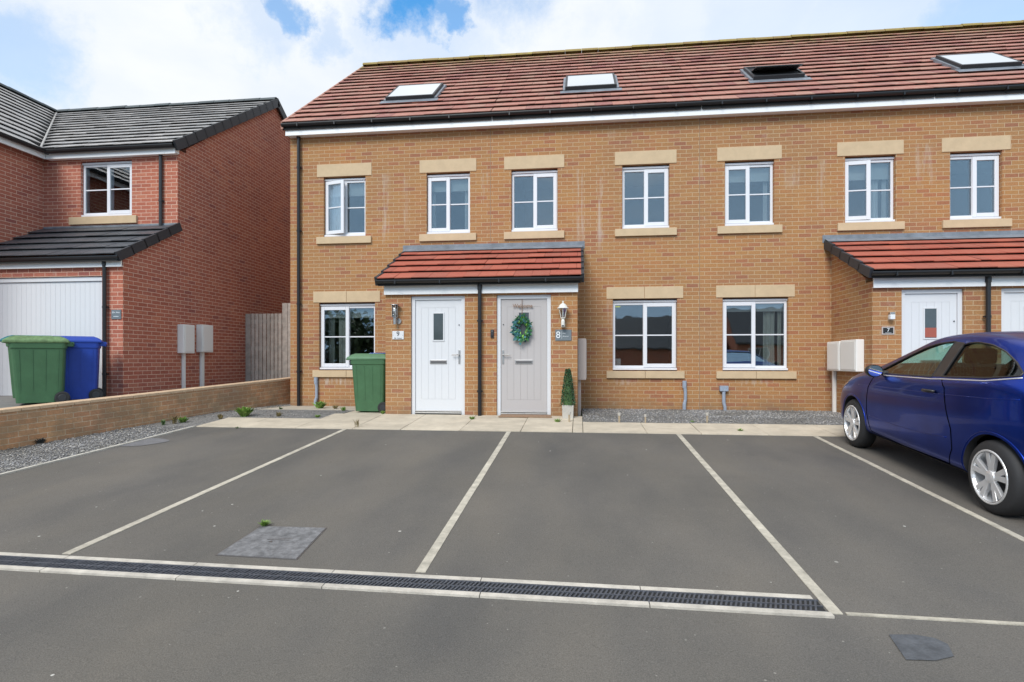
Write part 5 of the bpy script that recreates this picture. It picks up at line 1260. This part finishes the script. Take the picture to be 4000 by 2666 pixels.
cpart(MB().prism([(1.32 - U0, -.66, .6), (1.62 - U0, -.66, .6), (1.62 - U0, -.66, .90), (1.32 - U0, -.66, .965)], (0, 1.32, 0)), 'dashboard', 'seat', bevel=.03)
cpart(MB().box(-.03, .01, -.34, .34, .33, .42), 'number_plate', 'plate').location = (3.97 - U0, 0, .20)
cpart(MB().box(-.02, .02, -.42, .42, .28, .46), 'grille', 'black').location = (.0 - U0, 0, 0)
# wheels
def wheel(u, s_):
    t_ = MB(); y0 = s_ * .845; w_ = .195
    prof = [(.20, .0), (.235, .004), (.275, .012), (.297, .035), (.302, .07), (.302, w_ - .07), (.297, w_ - .035), (.275, w_ - .012), (.20, w_)]
    t_.lathe((0, 0, 0), [(r_, h - (0 if s_ < 0 else w_)) for r_, h in prof], 40, 'y', cap=False)
    T = cpart(t_, 'wheel', 'tyre', True); T.location = (u - U0, y0, .30)
    f_ = 1 if s_ < 0 else -1
    r_ = MB()
    # rim barrel and lip, open towards the outside
    def ringp(rad, y): return [(rad * math.cos(2 * math.pi * k / 40), f_ * y, rad * math.sin(2 * math.pi * k / 40)) for k in range(41)]
    r_.grid([ringp(.222, .004), ringp(.218, -.004), ringp(.205, -.004), ringp(.196, .02), ringp(.188, .10), ringp(.15, .11)])
    for i in range(5):
        a = 2 * math.pi * i / 5 + .3
        for da in (-.16, .16):
            def pp(rad, ang, y): return (rad * math.cos(ang), f_ * y, rad * math.sin(ang))
            a0, a1 = a + da * .6, a + da * 1.2; wi, wo = .42, .115
            vs_ = [pp(.045, a0 - wi, .012), pp(.045, a0 + wi, .012), pp(.20, a1 + wo, .004), pp(.20, a1 - wo, .004), pp(.045, a0 - wi, .04), pp(.045, a0 + wi, .04), pp(.20, a1 + wo, .035), pp(.20, a1 - wo, .035)]
            r_.add(vs_, [(0, 1, 2, 3), (4, 7, 6, 5), (0, 4, 5, 1), (1, 5, 6, 2), (2, 6, 7, 3), (3, 7, 4, 0)])
    o = r_.build('rim', 'alloy', fixn=False, bevel=.003); o.parent = T
    h_ = MB().lathe((0, 0, 0), [(.03, f_ * .0), (.05, f_ * .006), (.06, f_ * .03)], 20, 'y'); o = h_.build('hub_cap', 'alloy'); o.parent = T
    b_ = MB().lathe((0, 0, 0), [(.19, f_ * .112), (.19, f_ * .12)], 30, 'y'); o = b_.build('brake_backing', 'rubber'); o.parent = T
for u in (.86, 3.37):
    for s_ in (-1, 1): wheel(u, s_)

# ================================================================ WHAT THE WINDOWS REFLECT: houses and trees across the road
def far_house(x, y, label, hz=-1.6, w_=9, wallm='red'):
    H = thing('facing_house', label, 'house', (x, y, hz), 'houses across the road'); a, b = x - w_ / 2, x + w_ / 2
    ops = [(a + .9, a + 2.3, hz + 3.3, hz + 4.5), (b - 2.3, b - .9, hz + 3.3, hz + 4.5), (a + .9, a + 2.6, hz + .9, hz + 2.2), (b - 2.6, b - .9, hz + .9, hz + 2.2)]
    mb = MB(); mb.box(a, b, y - 8, y, hz - 1, hz + 5.1); mb.prism([(a, y, hz + 5.1), (a, y - 4, hz + 8), (a, y - 8, hz + 5.1)], (w_, 0, 0)); mb.build('wall', wallm, H, fixn=True)
    for (c, d_, e, f_) in ops:
        W = MB().box(c, d_, y + .002, y + .03, e, f_).build('window', 'upvc', H); MB().box(c + .07, (c + d_) / 2 - .04, y + .031, y + .036, e + .07, f_ - .07).box((c + d_) / 2 + .04, d_ - .07, y + .031, y + .036, e + .07, f_ - .07).build('pane', 'obscure', W)
    MB().prism([(a - .2, y + .3, hz + 4.95), (a - .2, y - 4, hz + 8.15), (a - .2, y - 8.3, hz + 4.95), (a - .2, y - 8.3, hz + 4.8), (a - .2, y - 4, hz + 8.0), (a - .2, y + .3, hz + 4.8)], (w_ + .4, 0, 0)).build('roof', 'tiledark', H, fixn=True)
    MB().box(x - .45, x + .45, y + .002, y + .05, hz, hz + 2.1).build('door', 'greige_dark', H)
far_house(5.6, -40, 'wide red brick house across the road reflected in the window glass of number 8', -2.9, 14)
far_house(16.8, -37, 'red brick house across the road reflected in the ground-floor window of number 7', -2.6, 7.5)
far_house(-9, -44, 'red brick house across the road reflected beside the dark trees', -2.6)
def tree(x, y, h, r_, label, seed):
    T = thing('tree', label, 'tree', (x, y, -1.6), 'trees across the road'); rnd = random.Random(seed); z0 = -1.8
    tr = MB(); tr.tube([(x, y, z0), (x + .1, y, z0 + h * .35), (x, y + .1, z0 + h * .7)], [.25, .17, .06], 8)
    for i in range(7): a = rnd.uniform(0, 6.28); hh = z0 + h * rnd.uniform(.3, .6); tr.tube([(x, y, hh), (x + math.cos(a) * r_ * .6, y + math.sin(a) * r_ * .6, hh + h * .22)], [.08, .02], 6)
    tr.build('trunk', 'bark', T); cr = MB()
    cl_ = [(rnd.gauss(0, r_ * .42), rnd.gauss(0, r_ * .42), rnd.uniform(.35, .95)) for _ in range(26)]
    for i in range(2600):
        c_ = rnd.choice(cl_); p = Vector((x + c_[0] + rnd.gauss(0, .42), y + c_[1] + rnd.gauss(0, .42), z0 + h * c_[2] + rnd.gauss(0, .4))); leaf(cr, p, Vector((rnd.gauss(0, 1), rnd.gauss(0, 1), rnd.gauss(0, 1))), .34, .12, Vector((rnd.gauss(0, 1), rnd.gauss(0, 1), 1)))
    cr.build('crown', 'foliage', T)
tree(-10.5, -20, 4.6, 2.6, 'bushy dark tree reflected in the ground-floor window of number 9', 1)
tree(-14.5, -22, 5.4, 2.8, 'taller dark tree behind the bushy one across the road', 2)
tree(-7.5, -24, 4.4, 2.3, 'small rounded tree across the road nearest the red houses', 3)
